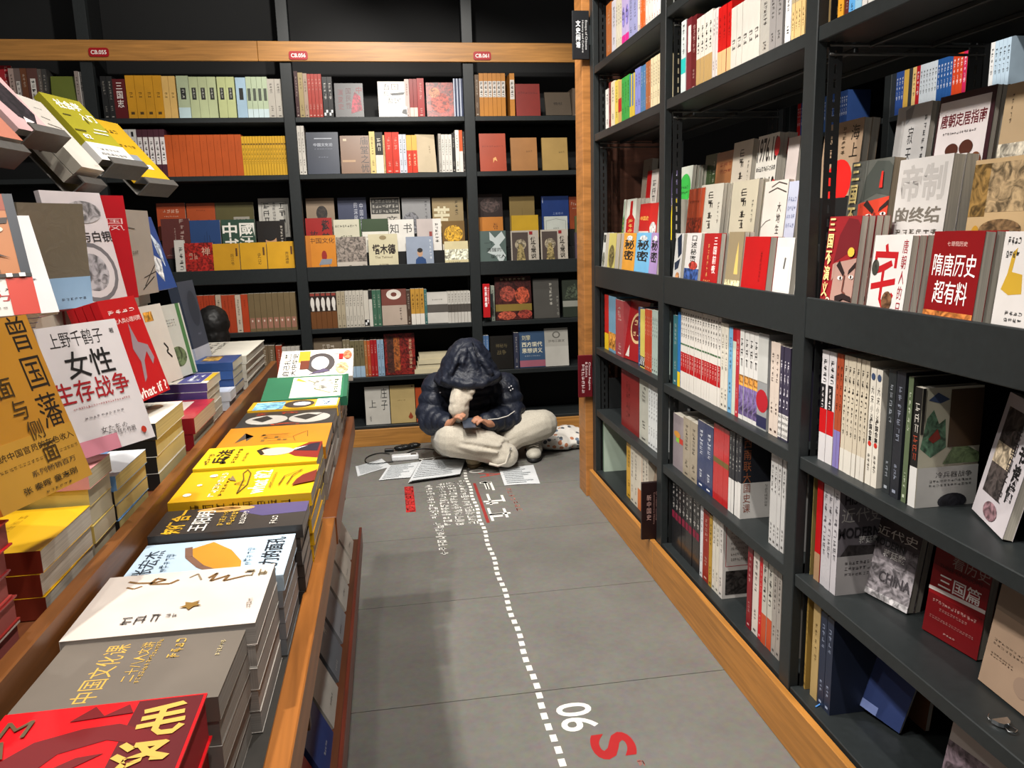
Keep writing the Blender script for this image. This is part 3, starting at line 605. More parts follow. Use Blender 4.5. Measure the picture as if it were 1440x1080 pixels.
rack('back', 1, L, [(228, 268, 308, '55231f', 'dark red glossy book', None, {'kind': 'wrap'}), (268.5, 311, 310, '26416f', 'blue book with dark tree emblem', [('l', [(.55, .1), (.55, .7)], .002, '101c38'), ('l', [(.45, .15), (.47, .6)], .002, '101c38'), ('l', [(.65, .15), (.63, .6)], .002, '101c38'), ('l', [(.3, .4), (.8, .4)], .002, '101c38')], {'n': 2}),
    (313, 360, 309, '2f4a3c', 'green book with large white characters', [t('中國', .5, .72, .95, .4, 'eeeae0', 0, .02), t('书法', .5, .3, .9, .4, 'e6e2d8', 0, .02)]), (363, 402, 311, '1f1a17', 'black book with painted portrait', [('e', .48, .42, .2, .24, 'b58a66'), ('e', .45, .62, .26, .2, '15100d'), ('r', .3, 0, .75, .2, '2a201a'), ('g', 6, .88, .6, .1, .5, 'c9c0b4', 1, 6)])])
YT = lambda s: [t(s, .72, .5, .13, .36, '2b2010', 1), ('r', .86, .6, .93, .85, '5a3a14'), ('r', .06, .06, .94, .075, 'b07a14')]
rack('back', 0, L, [(247, 261, 338, 'c5c0b8', 'narrow white book', [('g', 4, .6, .5, .4, .6, '222222', 1, 4)]), (261, 301, 342, '8f1d17', 'red crackled book', [t('禅', .75, .75, .3, .25, 'c9a08a'), ('g', 2, .3, .6, .3, .2, 'b88a76', 0, 2)], {'kind': 'art'}),
    (301, 338, 343, 'c4901f', 'yellow book left of its twins', YT('后汉书')), (339, 376, 341.5, 'c9961f', 'yellow book between its twins', YT('史记')), (377, 415, 340, 'c9961f', 'yellow book right of its twins', YT('资治通鉴'))])
L = 'third back bay'
rack('back', 2, L, [(431.5, 471, 279, '8c7a66', 'tan book with black brush character', [('e', .55, .6, .2, .2, '2a221c', 'art'), ('r', .1, .05, .9, .4, '6a5c4e', 'art')]), (476, 516, 278, '3a4058', 'slate blue book with pale vertical title', [t('中国文化', .82, .5, .13, .7, 'b9bcc8', 1), t('的深层', .62, .62, .13, .5, 'b9bcc8', 1)]),
    (522, 563, 278, 'b9b3a8', 'white book with black inscription band', [('r', .02, .55, .98, .98, '34322e'), ('g', 8, .5, .76, .9, .36, 'b0aca2', 0, 8, 3), t('文字', .72, .3, .36, .4, '1c1a18', 1)]), (566, 606, 278, '8f8f90', 'grey book', [('g', 5, .84, .65, .08, .5, '44444a', 1, 5), ('e', .3, .3, .3, .3, '6f6f74', 'art')]), (608.5, 652, 278, '94805a', 'ochre book with cream brush stroke', [t('苦', .3, .45, .5, .6, 'd8cfae', 0, .03), ('g', 4, .78, .7, .1, .4, '3a301c', 1, 4)])])
rack('back', 1, L, [(429, 468, 307, '8f1b18', 'red book with black brush title', [t('紫禁', .75, .6, .3, .7, '1c0a0a', 1, .02), t('故宫', .3, .4, .3, .5, '2a0c0c', 1)]), (470.5, 509, 309, 'bdb9a4', 'cream book with green spine', [('r', .93, 0, 1, 1, '3f5a34'), ('g', 9, .45, .8, .8, .07, '3a3a30', 0, 9), ('g', 5, .45, .5, .4, .05, '3a3a30', 0, 5)]),
    (510, 547, 308, 'cfccc2', 'white book with dark green head', [('r', 0, .62, 1, 1, '2c4024'), ('g', 5, .4, .4, .5, .2, '9a968c', 0, 5, 2)]), (547.5, 583, 309, 'd2cfc8', 'white book with two large black characters', [t('知', .22, .72, .34, .3, '1c1c1c'), t('书', .75, .72, .34, .3, '1c1c1c'), ('e', .75, .35, .07, .04, '8a2a24')]), (587, 621, 308, 'b5aaa6', 'pinkish grey book with white edge title', [('r', .66, 0, 1, 1, 'd6d2cc'), ('g', 6, .82, .55, .16, .6, '3a3430', 1, 6), ('r', .5, .3, .62, .6, '8a3a34')]), (622.5, 654, 311, '6a4f24', 'golden picture book', [('e', .5, .55, .42, .3, 'b58a24', 'art'), ('r', 0, 0, 1, .2, 'c9c2b0')])])
rack('back', 0, L, [(430, 473, 331.5, 'c27a24', 'orange book with red horse rider', [t('中国文化', .55, .86, .84, .15, '3a1c0c'), ('e', .6, .45, .09, .14, '8a1f1a'), ('p', [(.4, .2), (.82, .22), (.86, .36), (.5, .36)], '7a7f88'), ('l', [(.45, .22), (.42, .08)], .002, '5a5f68'), ('l', [(.75, .22), (.8, .08)], .002, '5a5f68'), ('r', 0, 0, .16, 1, 'b06a1c')], {'page': 'd8b070'}),
    (474, 516, 333.5, 'b4aba0', 'book with stone landscape and white foot', [('r', 0, .28, 1, 1, '7a7068', 'art'), ('g', 5, .6, .12, .7, .12, '3a342e', 0, 5)]), (519, 560, 329.5, 'c3bb9c', 'cream book with heavy black title', [t('塔木德', .52, .58, .8, .28, '201410', 0, .03), ('t', 'The Talmud', .5, .36, .6, .06, '4a3a28'), ('e', .5, .9, .12, .06, '8a7a58'), ('g', 6, .5, .16, .3, .04, '5a4a34', 0, 6)], {'hard': True, 't': .022}),
    (572, 610, 333, '8b95a6', 'grey-blue book with a blue-clad figure', [('p', [(.3, 0), (.75, 0), (.7, .3), (.58, .38), (.44, .38), (.34, .3)], '20406f'), ('e', .5, .5, .1, .12, 'b08a6c'), ('e', .5, .58, .1, .07, '1a1614'), ('g', 6, .9, .6, .08, .6, 'd0d4da', 1, 6)]), (626, 659, 339.5, 'c9bd94', 'cream book with grey landscape', [('r', 0, .3, 1, .7, 'd3cdb4', 'art'), ('g', 6, .4, .2, .5, .1, '8a8068', 0, 6)])])
L = 'fourth back bay'
rack('back', 2, L, [(671.5, 707, 273, '2f2220', 'dark book with swirling lines', [('e', .5, .7, .4, .2, '4a3a36', 'art'), t('说文者', .6, .2, .6, .15, 'a89a90')]), (717, 752, 276, '8a7444', 'plain mustard book', [('l', [(.5, .4), (.5, .65)], .001, '4a3c20')]), (762, 800, 276, '1f3a78', 'royal blue book', [t('上善若水', .6, .48, .4, .07, '8a9ac0'), ('r', .03, .8, .05, .95, 'b8c0d8')]), (801, 818, 277, '8a3f22', 'orange-brown book', None)])
rack('back', 1, L, [(673, 708, 305.5, 'b5722c', 'orange book with red spine', [('g', 3, .7, .7, .2, .2, '5a2c10', 1, 3)], {'spine': 'a02018'}), (720, 757.5, 303, 'bb9524', 'plain bright yellow book', [('g', 3, .5, .5, .1, .03, 'a07a1c', 0, 3)]), (766, 798.5, 304.5, 'b8bcb4', 'pale grey book with ornate border', [('l', [(.08, .2), (.08, .85), (.5, .92), (.92, .85), (.92, .2)], .002, '6a6e68'), ('g', 3, .5, .6, .24, .05, '5a5e58', 0, 3)]), (809, 818, 304, '5a5a34', 'olive book at the end', None)])
BUD = [('r', .04, .05, .62, .95, '4a3f3a'), ('e', .34, .6, .2, .16, '8a7f6a', 'art'), ('p', [(.18, .08), (.52, .08), (.46, .4), (.4, .62), (.28, .62), (.22, .4)], '8a7a50', 'art'), ('t', '佛教常识', .8, .5, .2, .62, '1c1814', 1, .02), ('r', .66, .88, .78, .97, '8a1c20')]
rack('back', 0, L, [(673, 712, 325, '51605c', 'grey-green book with white slanting panels', [('p', [(.4, .98), (.6, .8), (.85, .98), (.98, .8), (.75, .6), (.98, .3), (.8, .05), (.6, .3), (.3, .4), (.6, .62), (.4, .75)], 'b8c0bf'), t('一个', .38, .66, .36, .11, '1c2220'), t('清醒的', .55, .47, .55, .11, '1c2220'), t('现代人', .7, .28, .55, .11, '1c2220')]),
    (719, 758, 324.5, 'b0a79a', 'book with bronze figure, left of its twin', BUD), (761, 798.5, 323, 'b0a79a', 'book with bronze figure, right of its twin', BUD), (809, 818, 327, '4a3f4a', 'dark purple book cut by the post', None)])
# ---------------------------------------------------------------- right bookcase racks
L = 'far right bay'
rack('right', 2, L, [(890, 914, 227, '8f8274', 'grey-beige book', None, {'n': 1, 't': .03}), (909, 925, 240, 'b21d1d', 'red and white book', [('r', .4, 0, 1, 1, 'd8d0c8'), ('g', 3, .7, .5, .3, .5, '333333', 1, 3)], {'deep': -.015})])
BOT = lambda c: [('r', 0, 0, 1, 1, 'cfd0c4'), ('p', [(.05, 0), (.95, 0), (.95, .5), (.65, .62), (.62, .95), (.38, .95), (.35, .62), (.05, .5)], c), ('g', 4, .5, .3, .5, .4, 'd8b060', 1, 4)]
rack('right', 1, L, [(860, 873, 283, 'cfd0c4', 'white book with green bottle', BOT('2f7a3a'), {'n': 4, 't': .02}), (881, 894, 280.5, 'd0ccc4', 'white book with red bottle', BOT('b01f1f'), {'n': 4, 't': .018}), (900, 914, 287, 'b81e1c', 'red book with yellow title', [t('中国史', .5, .6, .8, .12, 'f0d060'), ('r', 0, 0, 1, .25, 'd8d0c8')], {'n': 2}), (914, 925, 286, 'c2221f', 'red and white patterned book', [('e', .5, .3, .4, .2, 'e0d8d0', 'art')])])
SEC = lambda c: [t('秘密', .5, .6, .8, .5, '1c1c1c', 1, .02), ('e', .5, .88, .25, .06, 'eeeeee', 'art')]
rack('right', 0, L, [(841, 852, 328, 'cfcfc8', 'white book with ink figures', [('e', .5, .3, .4, .2, '6a6a5c', 'art'), ('r', .1, .75, .9, .95, '4a4a44', 'art')], {'n': 3}), (856, 866, 328.5, 'c9bd6a', 'yellowish book with ink figures', [('e', .5, .4, .4, .3, '6a6038', 'art')], {'n': 4, 't': .02}), (876.5, 893.5, 328.5, 'dd9a34', 'orange book with black title', SEC(0), {'n': 2}), (894, 914.5, 328, '6fb2dc', 'sky blue book with black title', SEC(0), {'n': 2}), (914.5, 926, 328, 'a98cc0', 'lilac book with black title', SEC(0))])
L = 'middle right bay'
CAL = lambda k=4: [('g', k, .48, .55, .24, .16*k, '2a2622', 1, k+11), ('g', 5, .85, .5, .07, .36, '6a665e', 1, 5), ('g', 3, .3, .1, .2, .03, '6a665e', 0, 3)]
rack('right', 2, L, [(944, 955, 239, '4a4468', 'purple book with white characters', [t('论女史', .45, .5, .5, .8, 'd8d4e0', 1)], {'deep': -.03}), (955, 973, 235, 'cfd4c8', 'white book with green starburst', [('e', .5, .45, .45, .38, '37b84a'), ('g', 4, .5, .45, .5, .2, '1c4a24', 0, 4, 2)], {'n': 4, 't': .014, 'deep': -.03}), (990, 1008, 218, '2f4420', 'dark green book', None, {'deep': .03}), (1006, 1028.5, 214.5, '8c5a34', 'kraft book with red stamped title', [('g', 3, .6, .7, .7, .2, '6a1f14', 0, 3, 2)]),
    (1029, 1056, 200, 'bcb3a4', 'ivory book with brush calligraphy', CAL(), {'t': .03, 'n': 2}), (1063, 1092, 191, 'd3cfc6', 'white book lettered 1976.10', [t('1976.10', .5, .78, .95, .36, '1c1a18', 0, .02), ('e', .96, .8, .12, .14, 'a81c20'), ('g', 10, .5, .5, .9, .08, '333333', 0, 10), t('1976.10', .5, .22, .95, .32, '1c1a18', 0, .02), ('e', .96, .2, .12, .13, 'a81c20')], {'t': .03, 'n': 2}), (1106, 1122, 194, 'c8bcb8', 'pinkish white book', [('e', .4, .1, .3, .15, 'd8b040'), ('e', .8, .2, .2, .1, '2a2420')])])
rack('right', 1, L, [(944, 949, 282, 'e0c81c', 'thin yellow book', None, {'t': .06, 'W': .05}), (967, 989, 266, 'a8401f', 'orange-red book with engraved lines', [('r', .05, .02, .95, .45, '8a2c14', 'art'), ('g', 6, .4, .75, .6, .05, '6a2410', 0, 6)]), (984, 1008, 260, 'c0bbae', 'ivory book with brush title, tilted', CAL(), {'n': 4, 't': .014, 'twist': .12}), (1028, 1064, 255, 'bdb5a0', 'ivory book with long brush title', CAL(), {'n': 2, 't': .016}), (1073.5, 1106, 255, 'd2cbc3', 'white book with ink mountains', [('l', [(.3, .9), (.6, .97), (.95, .92)], .004, '4a4440'), ('l', [(.2, .82), (.55, .88), (.95, .8)], .004, '4a4440'), t('大地生', .72, .4, .16, .5, '1c1a18', 1), ('l', [(0, .25), (.2, .35), (.4, .38)], .002, '6a6460')]), (1107, 1121, 256, 'b8bcd0', 'pale blue book with line temple', [('g', 4, .5, .5, .8, .5, '7a80a0', 0, 4, 4)])])
rack('right', 0, L, [(939, 960, 329, 'c3c1be', 'white book with navy shards', [('p', [(.2, .9), (.7, 1), (.9, .6), (.5, .5)], '20283a'), ('p', [(.1, .4), (.8, .5), (.6, .3), (.2, .25)], '2a3244'), ('e', .6, .12, .25, .1, 'b07a50', 'art')], {'n': 2}), (964.5, 984.5, 328.5, 'cfcbc8', 'white book with blue foot', [('r', 0, 0, 1, .32, '34508c', 'art'), t('口述秘密', .55, .7, .4, .5, '1c1c1c', 1, .01), ('e', .6, .38, .3, .08, 'a83a30', 'art')], {'n': 2}), (988.5, 1012, 329, 'a3171a', 'red book with white vertical title', [t('三国前夜', .72, .6, .22, .65, 'f0e0dc', 1, .01), ('g', 6, .35, .5, .1, .6, 'd8a060', 1, 6), ('g', 4, .4, .1, .4, .1, 'd8a060', 0, 4, 2)], {'n': 2}),
    (1023, 1044, 327, '8f8064', 'tan book with gold tower', [('p', [(.55, .3), (.8, .3), (.75, .6), (.68, .85), (.6, .6)], 'd8b868'), ('r', 0, 0, 1, .2, 'd8c49a', 'art')], {'n': 2}), (1046, 1081, 334, 'ad0f14', 'plain red book with dark vertical title', [('g', 8, .72, .5, .08, .5, '6a080c', 1, 8)], {'n': 2, 't': .02}), (1091, 1115, 335, 'd6d2cd', 'white book with grey pencil mark', [('p', [(.5, .55), (.58, .65), (.62, .72), (.55, .66)], '4a4846'), ('r', .15, .15, .85, .85, 'dedad5'), ('l', [(.55, .5), (.6, .68)], .008, '5a5856'), ('g', 4, .5, .06, .3, .04, '333333', 0, 4)])])
L = 'near right bay'
rack('right', 2, L, [(1157, 1211, 173, 'a08870', 'tan book with red sun', [('e', .52, .2, .34, .3, 'd81c18'), t('大明', .18, .66, .2, .4, '1c1610', 1), t('海上', .82, .72, .2, .42, '1c1610', 1), ('g', 6, .55, .74, .1, .36, '4a3c2c', 1, 6)], {'n': 2, 't': .022}),
    (1258.5, 1305.5, 149, 'b5b3b2', 'white book with grey ink wash', [t('寂天京', .48, .42, .16, .66, '2a2a2c', 1), ('p', [(.25, .95), (.5, 1), (.45, .85), (.3, .78)], '8a8a8c'), ('g', 6, .88, .6, .08, .5, '4a4a4c', 1, 6)], {'n': 2, 't': .014}),
    (1317.5, 1395.5, 130, '34191f', 'white book with dark border and two ladies', [('r', .03, .03, .93, .93, 'd3cbcb'), t('唐朝定居指南', .49, .72, .82, .15, '5a141c', 0, .02), ('g', 14, .45, .58, .6, .03, '3a3030', 0, 14), ('e', .36, .3, .09, .1, 'e0c0b0'), ('e', .36, .4, .12, .07, '4a2418'), ('e', .6, .3, .09, .1, 'e0c0b0'), ('e', .62, .41, .12, .08, '4a2418'), ('r', .28, .05, .46, .2, '8a78a8'), ('r', .52, .05, .7, .2, 'c86a80'), ('e', .82, .25, .1, .1, '6a3a1c')], {'n': 3, 't': .013}), (1411, 1470, 115, 'b09878', 'tan book with pale painted lower half', [('g', 5, .2, .75, .05, .3, '3a2c1c', 1, 5), ('r', 0, 0, 1, .4, 'b8b0a0', 'art')])])
MASK = lambda hat, skin: [('p', [(.32, .0), (1, .0), (1, .56), (.36, .5)], skin), ('p', [(.3, .5), (.4, .8), (.62, .98), (.9, .96), (1, .9), (1, .56), (.7, .6)], hat), ('p', [(.30, .3), (.36, .34), (.36, .5), (.29, .48)], skin),
    ('p', [(.42, .47), (.66, .36), (.7, .40), (.5, .53)], '2a2020'), ('p', [(.8, .38), (1, .46), (1, .52), (.82, .43)], '2a2020'), ('e', .58, .34, .08, .022, 'e8e0d8'), ('e', .6, .34, .03, .02, '2a1c18'), ('e', .92, .36, .07, .02, 'e8e0d8'), ('e', .92, .36, .025, .018, '2a1c18'), ('l', [(.72, .38), (.7, .2), (.8, .18)], .004, '6a3a30'), ('p', [(.5, .14), (.74, .18), (1, .15), (1, .1), (.75, .12), (.52, .06)], '2a2020'), ('e', .78, .06, .12, .018, '8a4038')]
rack('right', 1, L, [(1194, 1252, 227, '5d5f5a', 'grey book with a red painted face', MASK('454a46', 'c8402c')+[t('三国不', .15, .6, .2, .75, 'f0d890', 1, .02), ('p', [(.76, .66), (.84, .66), (.82, .85), (.78, .85)], 'c83028')], {'n': 1, 't': .03, 'page': 'b8a890'}), (1261.5, 1335.5, 223, 'c5c1be', 'white book with embossed grey title', [t('帝制', .5, .72, .84, .42, 'aeaaa7', 0, .03), t('的终结', .48, .36, .86, .2, '6d675f', 0, .025), ('g', 6, .5, .16, .8, .06, '5a544c', 0, 6)], {'n': 2, 't': .028}),
    (1368, 1470, 222, 'b59a74', 'book with crowded old street painting', [('r', 0, .35, .25, .95, '7a5f34', 'art'), ('r', .25, .4, 1, .95, '8f7a5c', 'art'), ('e', .5, .2, .3, .12, '6a5238', 'art'), ('e', .15, .15, .06, .1, 'b5862a')], {'t': .02})])
rack('right', 0, L, [(1154.5, 1206, 305.5, '8f2328', 'red book with a stern painted face', MASK('6a1c22', 'a8857a')+[t('三国不演义', .15, .55, .2, .86, 'f0d890', 1, .02), t('2', .3, .06, .14, .12, 'f0e0c0'), ('e', .85, .62, .1, .05, 'd8b040')], {'n': 4, 't': .017}), (1227, 1279, 332, 'd3cecb', 'white book with big red character', [t('宅', .38, .5, .66, .8, 'b01820', 0, .01), t('唐朝人的日', .86, .5, .13, .9, '9a3038', 1), ('e', .12, .6, .1, .1, '3a3a34', 'art'), ('e', .55, .2, .14, .12, '6a4a34', 'art')], {'n': 4, 't': .016, 'spine': 'b01820', 'back': 'a0161c'}),
    (1309, 1380, 327, '7d0f14', 'crimson book with white title', [t('七哥侃历史', .5, .87, .4, .05, 'd8b8b0'), t('隋唐历史', .5, .65, .86, .24, 'f2ece8', 0, .005), t('超有料', .5, .36, .68, .24, 'f2ece8', 0, .005), ('r', 0, 0, 1, .16, 'b06a34', 'art')], {'n': 3, 't': .022}), (1408, 1470, 327, 'd2cdca', 'white book with golden beast', [('p', [(.1, .45), (.3, .4), (.6, .42), (.55, .6), (.3, .62), (.35, .85), (.25, .8), (.2, .6)], 'c09a30'), ('g', 4, .25, .85, .3, .2, '333333', 0, 4, 2), ('g', 4, .5, .2, .4, .1, '4a4a4a', 0, 4, 2)])])
# ---------------------------------------------------------------- right bookcase, spine rows
def Zm(x, y, s=4.5, ox=820, oy=0): return (ox+x/s, oy+y/s)
R1 = lambda *a, ox=820, s=4.235: None
def RS(z, loc, ents, ox, oy, s, off=0.035):
    """entries given in zoomed-crop pixels: x0, x1, ytop, ybottom"""
    out = []
    for e in ents:
        op = dict(e[7]) if len(e) > 7 else {}
        op['yb'] = oy+e[3]/s; out.append((ox+e[0]/s, ox+e[1]/s, oy+e[2]/s, e[4], e[5], e[6], op))
    spines('right', z, loc, out, off)
L = 'far right bay'
RS(RZ[4], 'highest shelf, '+L, [(135, 166, 20, 300, 1, 'b5662a', 'orange-brown spine'), (168, 195, 0, 280, 1, 'cfcbd4', 'white spine'), (195, 228, -10, 260, 3, 'd0c8b4', 'cream spine'), (230, 272, -30, 240, 2, 'b0a0c8', 'pink and mauve spine', {'sp': [('r', 0, 0, 1, .25, 'c81c80'), ('e', .5, .6, .4, .2, '7a70b0', 'art')]}), (272, 320, -50, 215, 2, '8f90b8', 'blue-violet spine'), (320, 340, -60, 185, 1, 'c8bcb0', 'white spine with orange foot'), (340, 372, -80, 170, 2, 'c05a24', 'orange spine'), (372, 420, -90, 150, 3, 'c9c4bc', 'white spine with orange title', {'ic': 'c05a24'}), (420, 462, -100, 110, 3, 'cfd0cc', 'white spine with red title', {'ic': 'b01f2a'})], 820, 0, 4.235)
RS(RZ[3], 'upper shelf, '+L, [(130, 152, 530, 775, 1, 'd3cfca', 'white spine'), (152, 165, 490, 765, 1, '6a1418', 'dark red spine'), (165, 187, 485, 760, 1, 'd8cdb0', 'cream spine'), (187, 208, 480, 750, 1, 'd8c054', 'yellow spine'), (208, 228, 478, 740, 1, 'c8a060', 'red and gold spine', {'sp': [('r', 0, .3, 1, .6, 'b02020')]}), (228, 276, 455, 725, 3, '2e9a3f', 'bright green spine'), (276, 306, 440, 705, 2, 'c9b03a', 'yellow and blue spine', {'sp': [('r', 0, .3, .5, 1, '3a6aa0')]}), (308, 341, 405, 690, 2, '7a82c4', 'periwinkle spine'), (341, 372, 390, 668, 2, '3f6f9a', 'blue spine'), (372, 402, 365, 655, 2, '9a5a34', 'rust spine'), (402, 455, 335, 635, 4, 'cdbf9c', 'cream spine with black title')], 820, 0, 4.235)
RS(RZ[2], 'under-lip shelf, '+L, [(135, 160, 155, 485, 1, 'b8201c', 'red spine with yellow foot', {'sp': [('r', 0, 0, 1, .3, 'e0b820')]}), (160, 205, 165, 495, 2, '6f9ab4', 'light blue spine with comic foot', {'sp': [('r', 0, .05, 1, .35, 'c88a3a', 'art')]}), (205, 255, 190, 510, 1, 'a04448', 'dusty red spine'), (255, 345, 200, 515, 1, '8f151a', 'red book with gold ring facing out', F(front=[('e', .55, .55, .36, .26, 'c8a87a'), ('e', .55, .55, .3, .21, '6a1014'), ('g', 2, .55, .55, .4, .26, 'd8b888', 0, 2, 2), ('p', [(.1, .05), (.3, .05), (.25, .25)], 'c8c0b8')], twist=.1)), (345, 360, 235, 560, 1, '3a4a78', 'dark blue spine'), (360, 390, 250, 575, 3, 'd0c060', 'thin yellow spine', {'sp': SQ}), (390, 435, 250, 590, 4, 'b8482c', 'thin orange spine'), (435, 472, 255, 610, 3, 'a8b8b0', 'pale blue-green spine')], 820, 380, 4.5)
RS(RZ[1], 'second-lowest shelf, '+L, [(240, 352, 640, 950, 1, '7a1d1c', 'thick dark red box set', {'hard': True, 'sp': [('g', 4, .4, .5, .2, .6, '5a1412', 1, 4, 2)]}), (355, 412, 690, 1060, 1, 'b8b8ac', 'grey-white wrapped spine', {'kind': 'wrap'}), (412, 472, 720, 1090, 4, 'd3d6d6', 'white spine with black mark')], 820, 380, 4.5)
RS(RZ[0], 'bottom shelf, '+L, [(90, 133, -60, 290, 1, 'a9b8a8', 'pale green and white spine', {'sp': [('r', 0, 0, .5, 1, '5a7a5c')]}), (270, 300, 110, 430, 1, 'c89a2c', 'yellow spine with patterned foot'), (300, 345, 130, 460, 2, 'cbc4b4', 'ivory spine'), (345, 372, 150, 490, 1, 'c8703a', 'spine with orange foot', {'sp': [('r', 0, .35, 1, 1, 'd0c8b8')]}), (372, 412, 165, 500, 2, 'cdc5b5', 'ivory spine beside the sign'), (412, 462, 200, 520, 1, '8a7868', 'grey-brown book facing out', F())], 820, 600, 4.5)
L = 'middle right bay'
RS(RZ[4], 'highest shelf, '+L, [(500, 700, -200, 20, 6, 'b0a890', 'cream spine'), (700, 900, -250, -60, 6, '7a8aa0', 'grey-blue spine')], 820, 0, 4.235)
RS(RZ[3], 'upper shelf, '+L, [(582, 610, 125, 555, 1, 'cfd6d4', 'white spine with turquoise foot', {'sp': [('r', 0, .3, 1, .5, '2ab8b0'), ('g', 5, .5, .75, .4, .4, '333333', 1, 5)]}), (610, 640, 110, 535, 1, '6a2028', 'dark red spine with white panel', {'sp': [('r', .3, .55, .9, .9, 'd8d0cc')]}), (640, 672, 95, 520, 1, '5a1218', 'maroon spine'), (675, 770, 85, 500, 4, 'd3cdc2', 'white spine with kraft foot', {'sp': [('r', 0, 0, 1, .42, 'b0905c'), ('g', 4, .5, .68, .45, .36, '222222', 1, 4)]}), (770, 802, 55, 465, 2, 'd0c4c0', 'white and red spine'), (802, 880, 30, 450, 3, 'b8100f', 'scarlet spine with kraft foot', {'sp': [('r', 0, 0, 1, .38, 'c8a878'), ('g', 4, .5, .7, .3, .3, '6a0808', 1, 4)]}), (880, 1052, 0, 415, 5, 'cbc6bd', 'wrapped white spine with black brush mark', {'kind': 'wrap', 'sp': [('g', 2, .5, .42, .6, .16, '1c1a18', 1, 2)]}), (1052, 1110, -30, 330, 1, 'a8a49c', 'thick wrapped grey spine', {'kind': 'wrap'}), (1110, 1188, -60, 300, 2, '8a8684', 'grey spine'), (1205, 1240, -90, 260, 1, 'd8d6d4', 'tall white spine with black title', {'ic': '222222'}), (1240, 1322, -100, 250, 4, 'd0b078', 'kraft spine with paler head', {'sp': [('r', 0, .7, 1, 1, 'a89878'), ('g', 4, .5, .4, .3, .3, '4a3a20', 1, 4)]})], 820, 0, 4.235)
RS(RZ[2], 'under-lip shelf, '+L, [(560, 597, 285, 430, 1, '3a6a70', 'teal spine'), (597, 615, 265, 705, 1, '2a6fb0', 'bright blue spine with yellow foot', {'sp': [('r', 0, 0, 1, .2, 'e0c020')]}), (615, 870, 270, 720, 16, 'd8d3cb', 'white spine with red middle band', {'sp': [('r', 0, .22, 1, .46, 'b01418'), ('r', .05, .55, .95, .57, '4a6a4a'), ('g', 5, .5, .8, .5, .32, '2a2622', 1, 5), ('g', 3, .5, .36, .4, .16, 'e8c8c0', 1, 3)]}), (870, 915, 335, 840, 2, 'd3cdbf', 'ivory spine'), (915, 940, 360, 860, 1, '6fa4c8', 'sky blue spine with dark foot'), (940, 965, 365, 870, 1, 'c0c8b8', 'pale spine with red head', {'sp': [('r', 0, .85, 1, 1, 'a01820')]}), (965, 988, 370, 880, 1, 'b03038', 'red and white spine'), (988, 1105, 385, 920, 4, 'd0ceca', 'white spine with colourful lower picture', {'sp': [('r', 0, .05, 1, .4, '6a5a88', 'art'), ('r', 0, .38, 1, .5, 'c88a40', 'art'), ('g', 3, .5, .75, .5, .3, '2a2a2a', 1, 3)]}), (1105, 1170, 400, 945, 1, '8f9090', 'thick grey-white spine with red dome', {'sp': [('e', .5, .3, .6, .12, 'a81c28'), ('r', 0, .02, 1, .14, '2a2a4a'), ('r', 0, .5, 1, .95, 'b8b8b4')]}), (1180, 1240, 455, 985, 2, 'cbbcb0', 'off-white spine with dotted title', {'ic': '4a3a34'}), (1240, 1305, 485, 1010, 3, '3a3548', 'dark violet spine with chequered foot', {'sp': [('r', 0, .02, 1, .28, 'd0ccc8'), ('g', 4, .5, .15, .9, .24, '222222', 0, 4, 4), ('g', 4, .5, .6, .4, .5, 'd8d4dc', 1, 4)]})], 820, 380, 4.5)
RS(RZ[1], 'second-lowest shelf, '+L, [(565, 632, -70, 255, 1, '8f8488', 'grey-pink wrapped spine with colour patch', {'kind': 'wrap', 'sp': [('r', .3, .5, .6, .6, '80b840'), ('r', .6, .5, .95, .6, 'b83a2c'), ('e', .4, .64, .3, .06, 'c88a3a')]}), (632, 722, -40, 330, 2, 'a09480', 'pale brown wrapped spine', {'kind': 'wrap'}), (722, 822, -20, 395, 2, '26345c', 'navy wrapped spine with white title', {'kind': 'wrap', 'ic': 'dfe3ea'}), (822, 922, 0, 440, 3, 'b51a1c', 'red spine with old gold stripe', {'kind': 'wrap', 'sp': [('r', 0, .5, 1, .57, '6a5a30')]}), (922, 978, 35, 500, 3, '2c2c30', 'black spine with white foot', {'sp': [('r', 0, 0, 1, .42, 'd3d0cc'), ('g', 4, .5, .75, .4, .4, '9a9894', 1, 4)]}), (978, 1000, 35, 500, 1, '23252c', 'dark book with red-brown vertical title on its cover', dict({'sp': [('r', 0, 0, 1, .42, 'd3d0cc'), ('g', 4, .5, .75, .4, .4, '9a9894', 1, 4)]}, front=[('r', 0, 0, 1, .42, 'c9c6c2'), t('西南联大', .14, .68, .18, .52, '9a5a3a', 1), t('国史课', .14, .24, .17, .34, '8a4a3a', 1), ('g', 7, .6, .26, .06, .26, '55524e', 1, 7, 3)])), (1180, 1278, 185, 690, 4, 'b8b6b4', 'mottled grey-white spine')], 820, 600, 4.5)
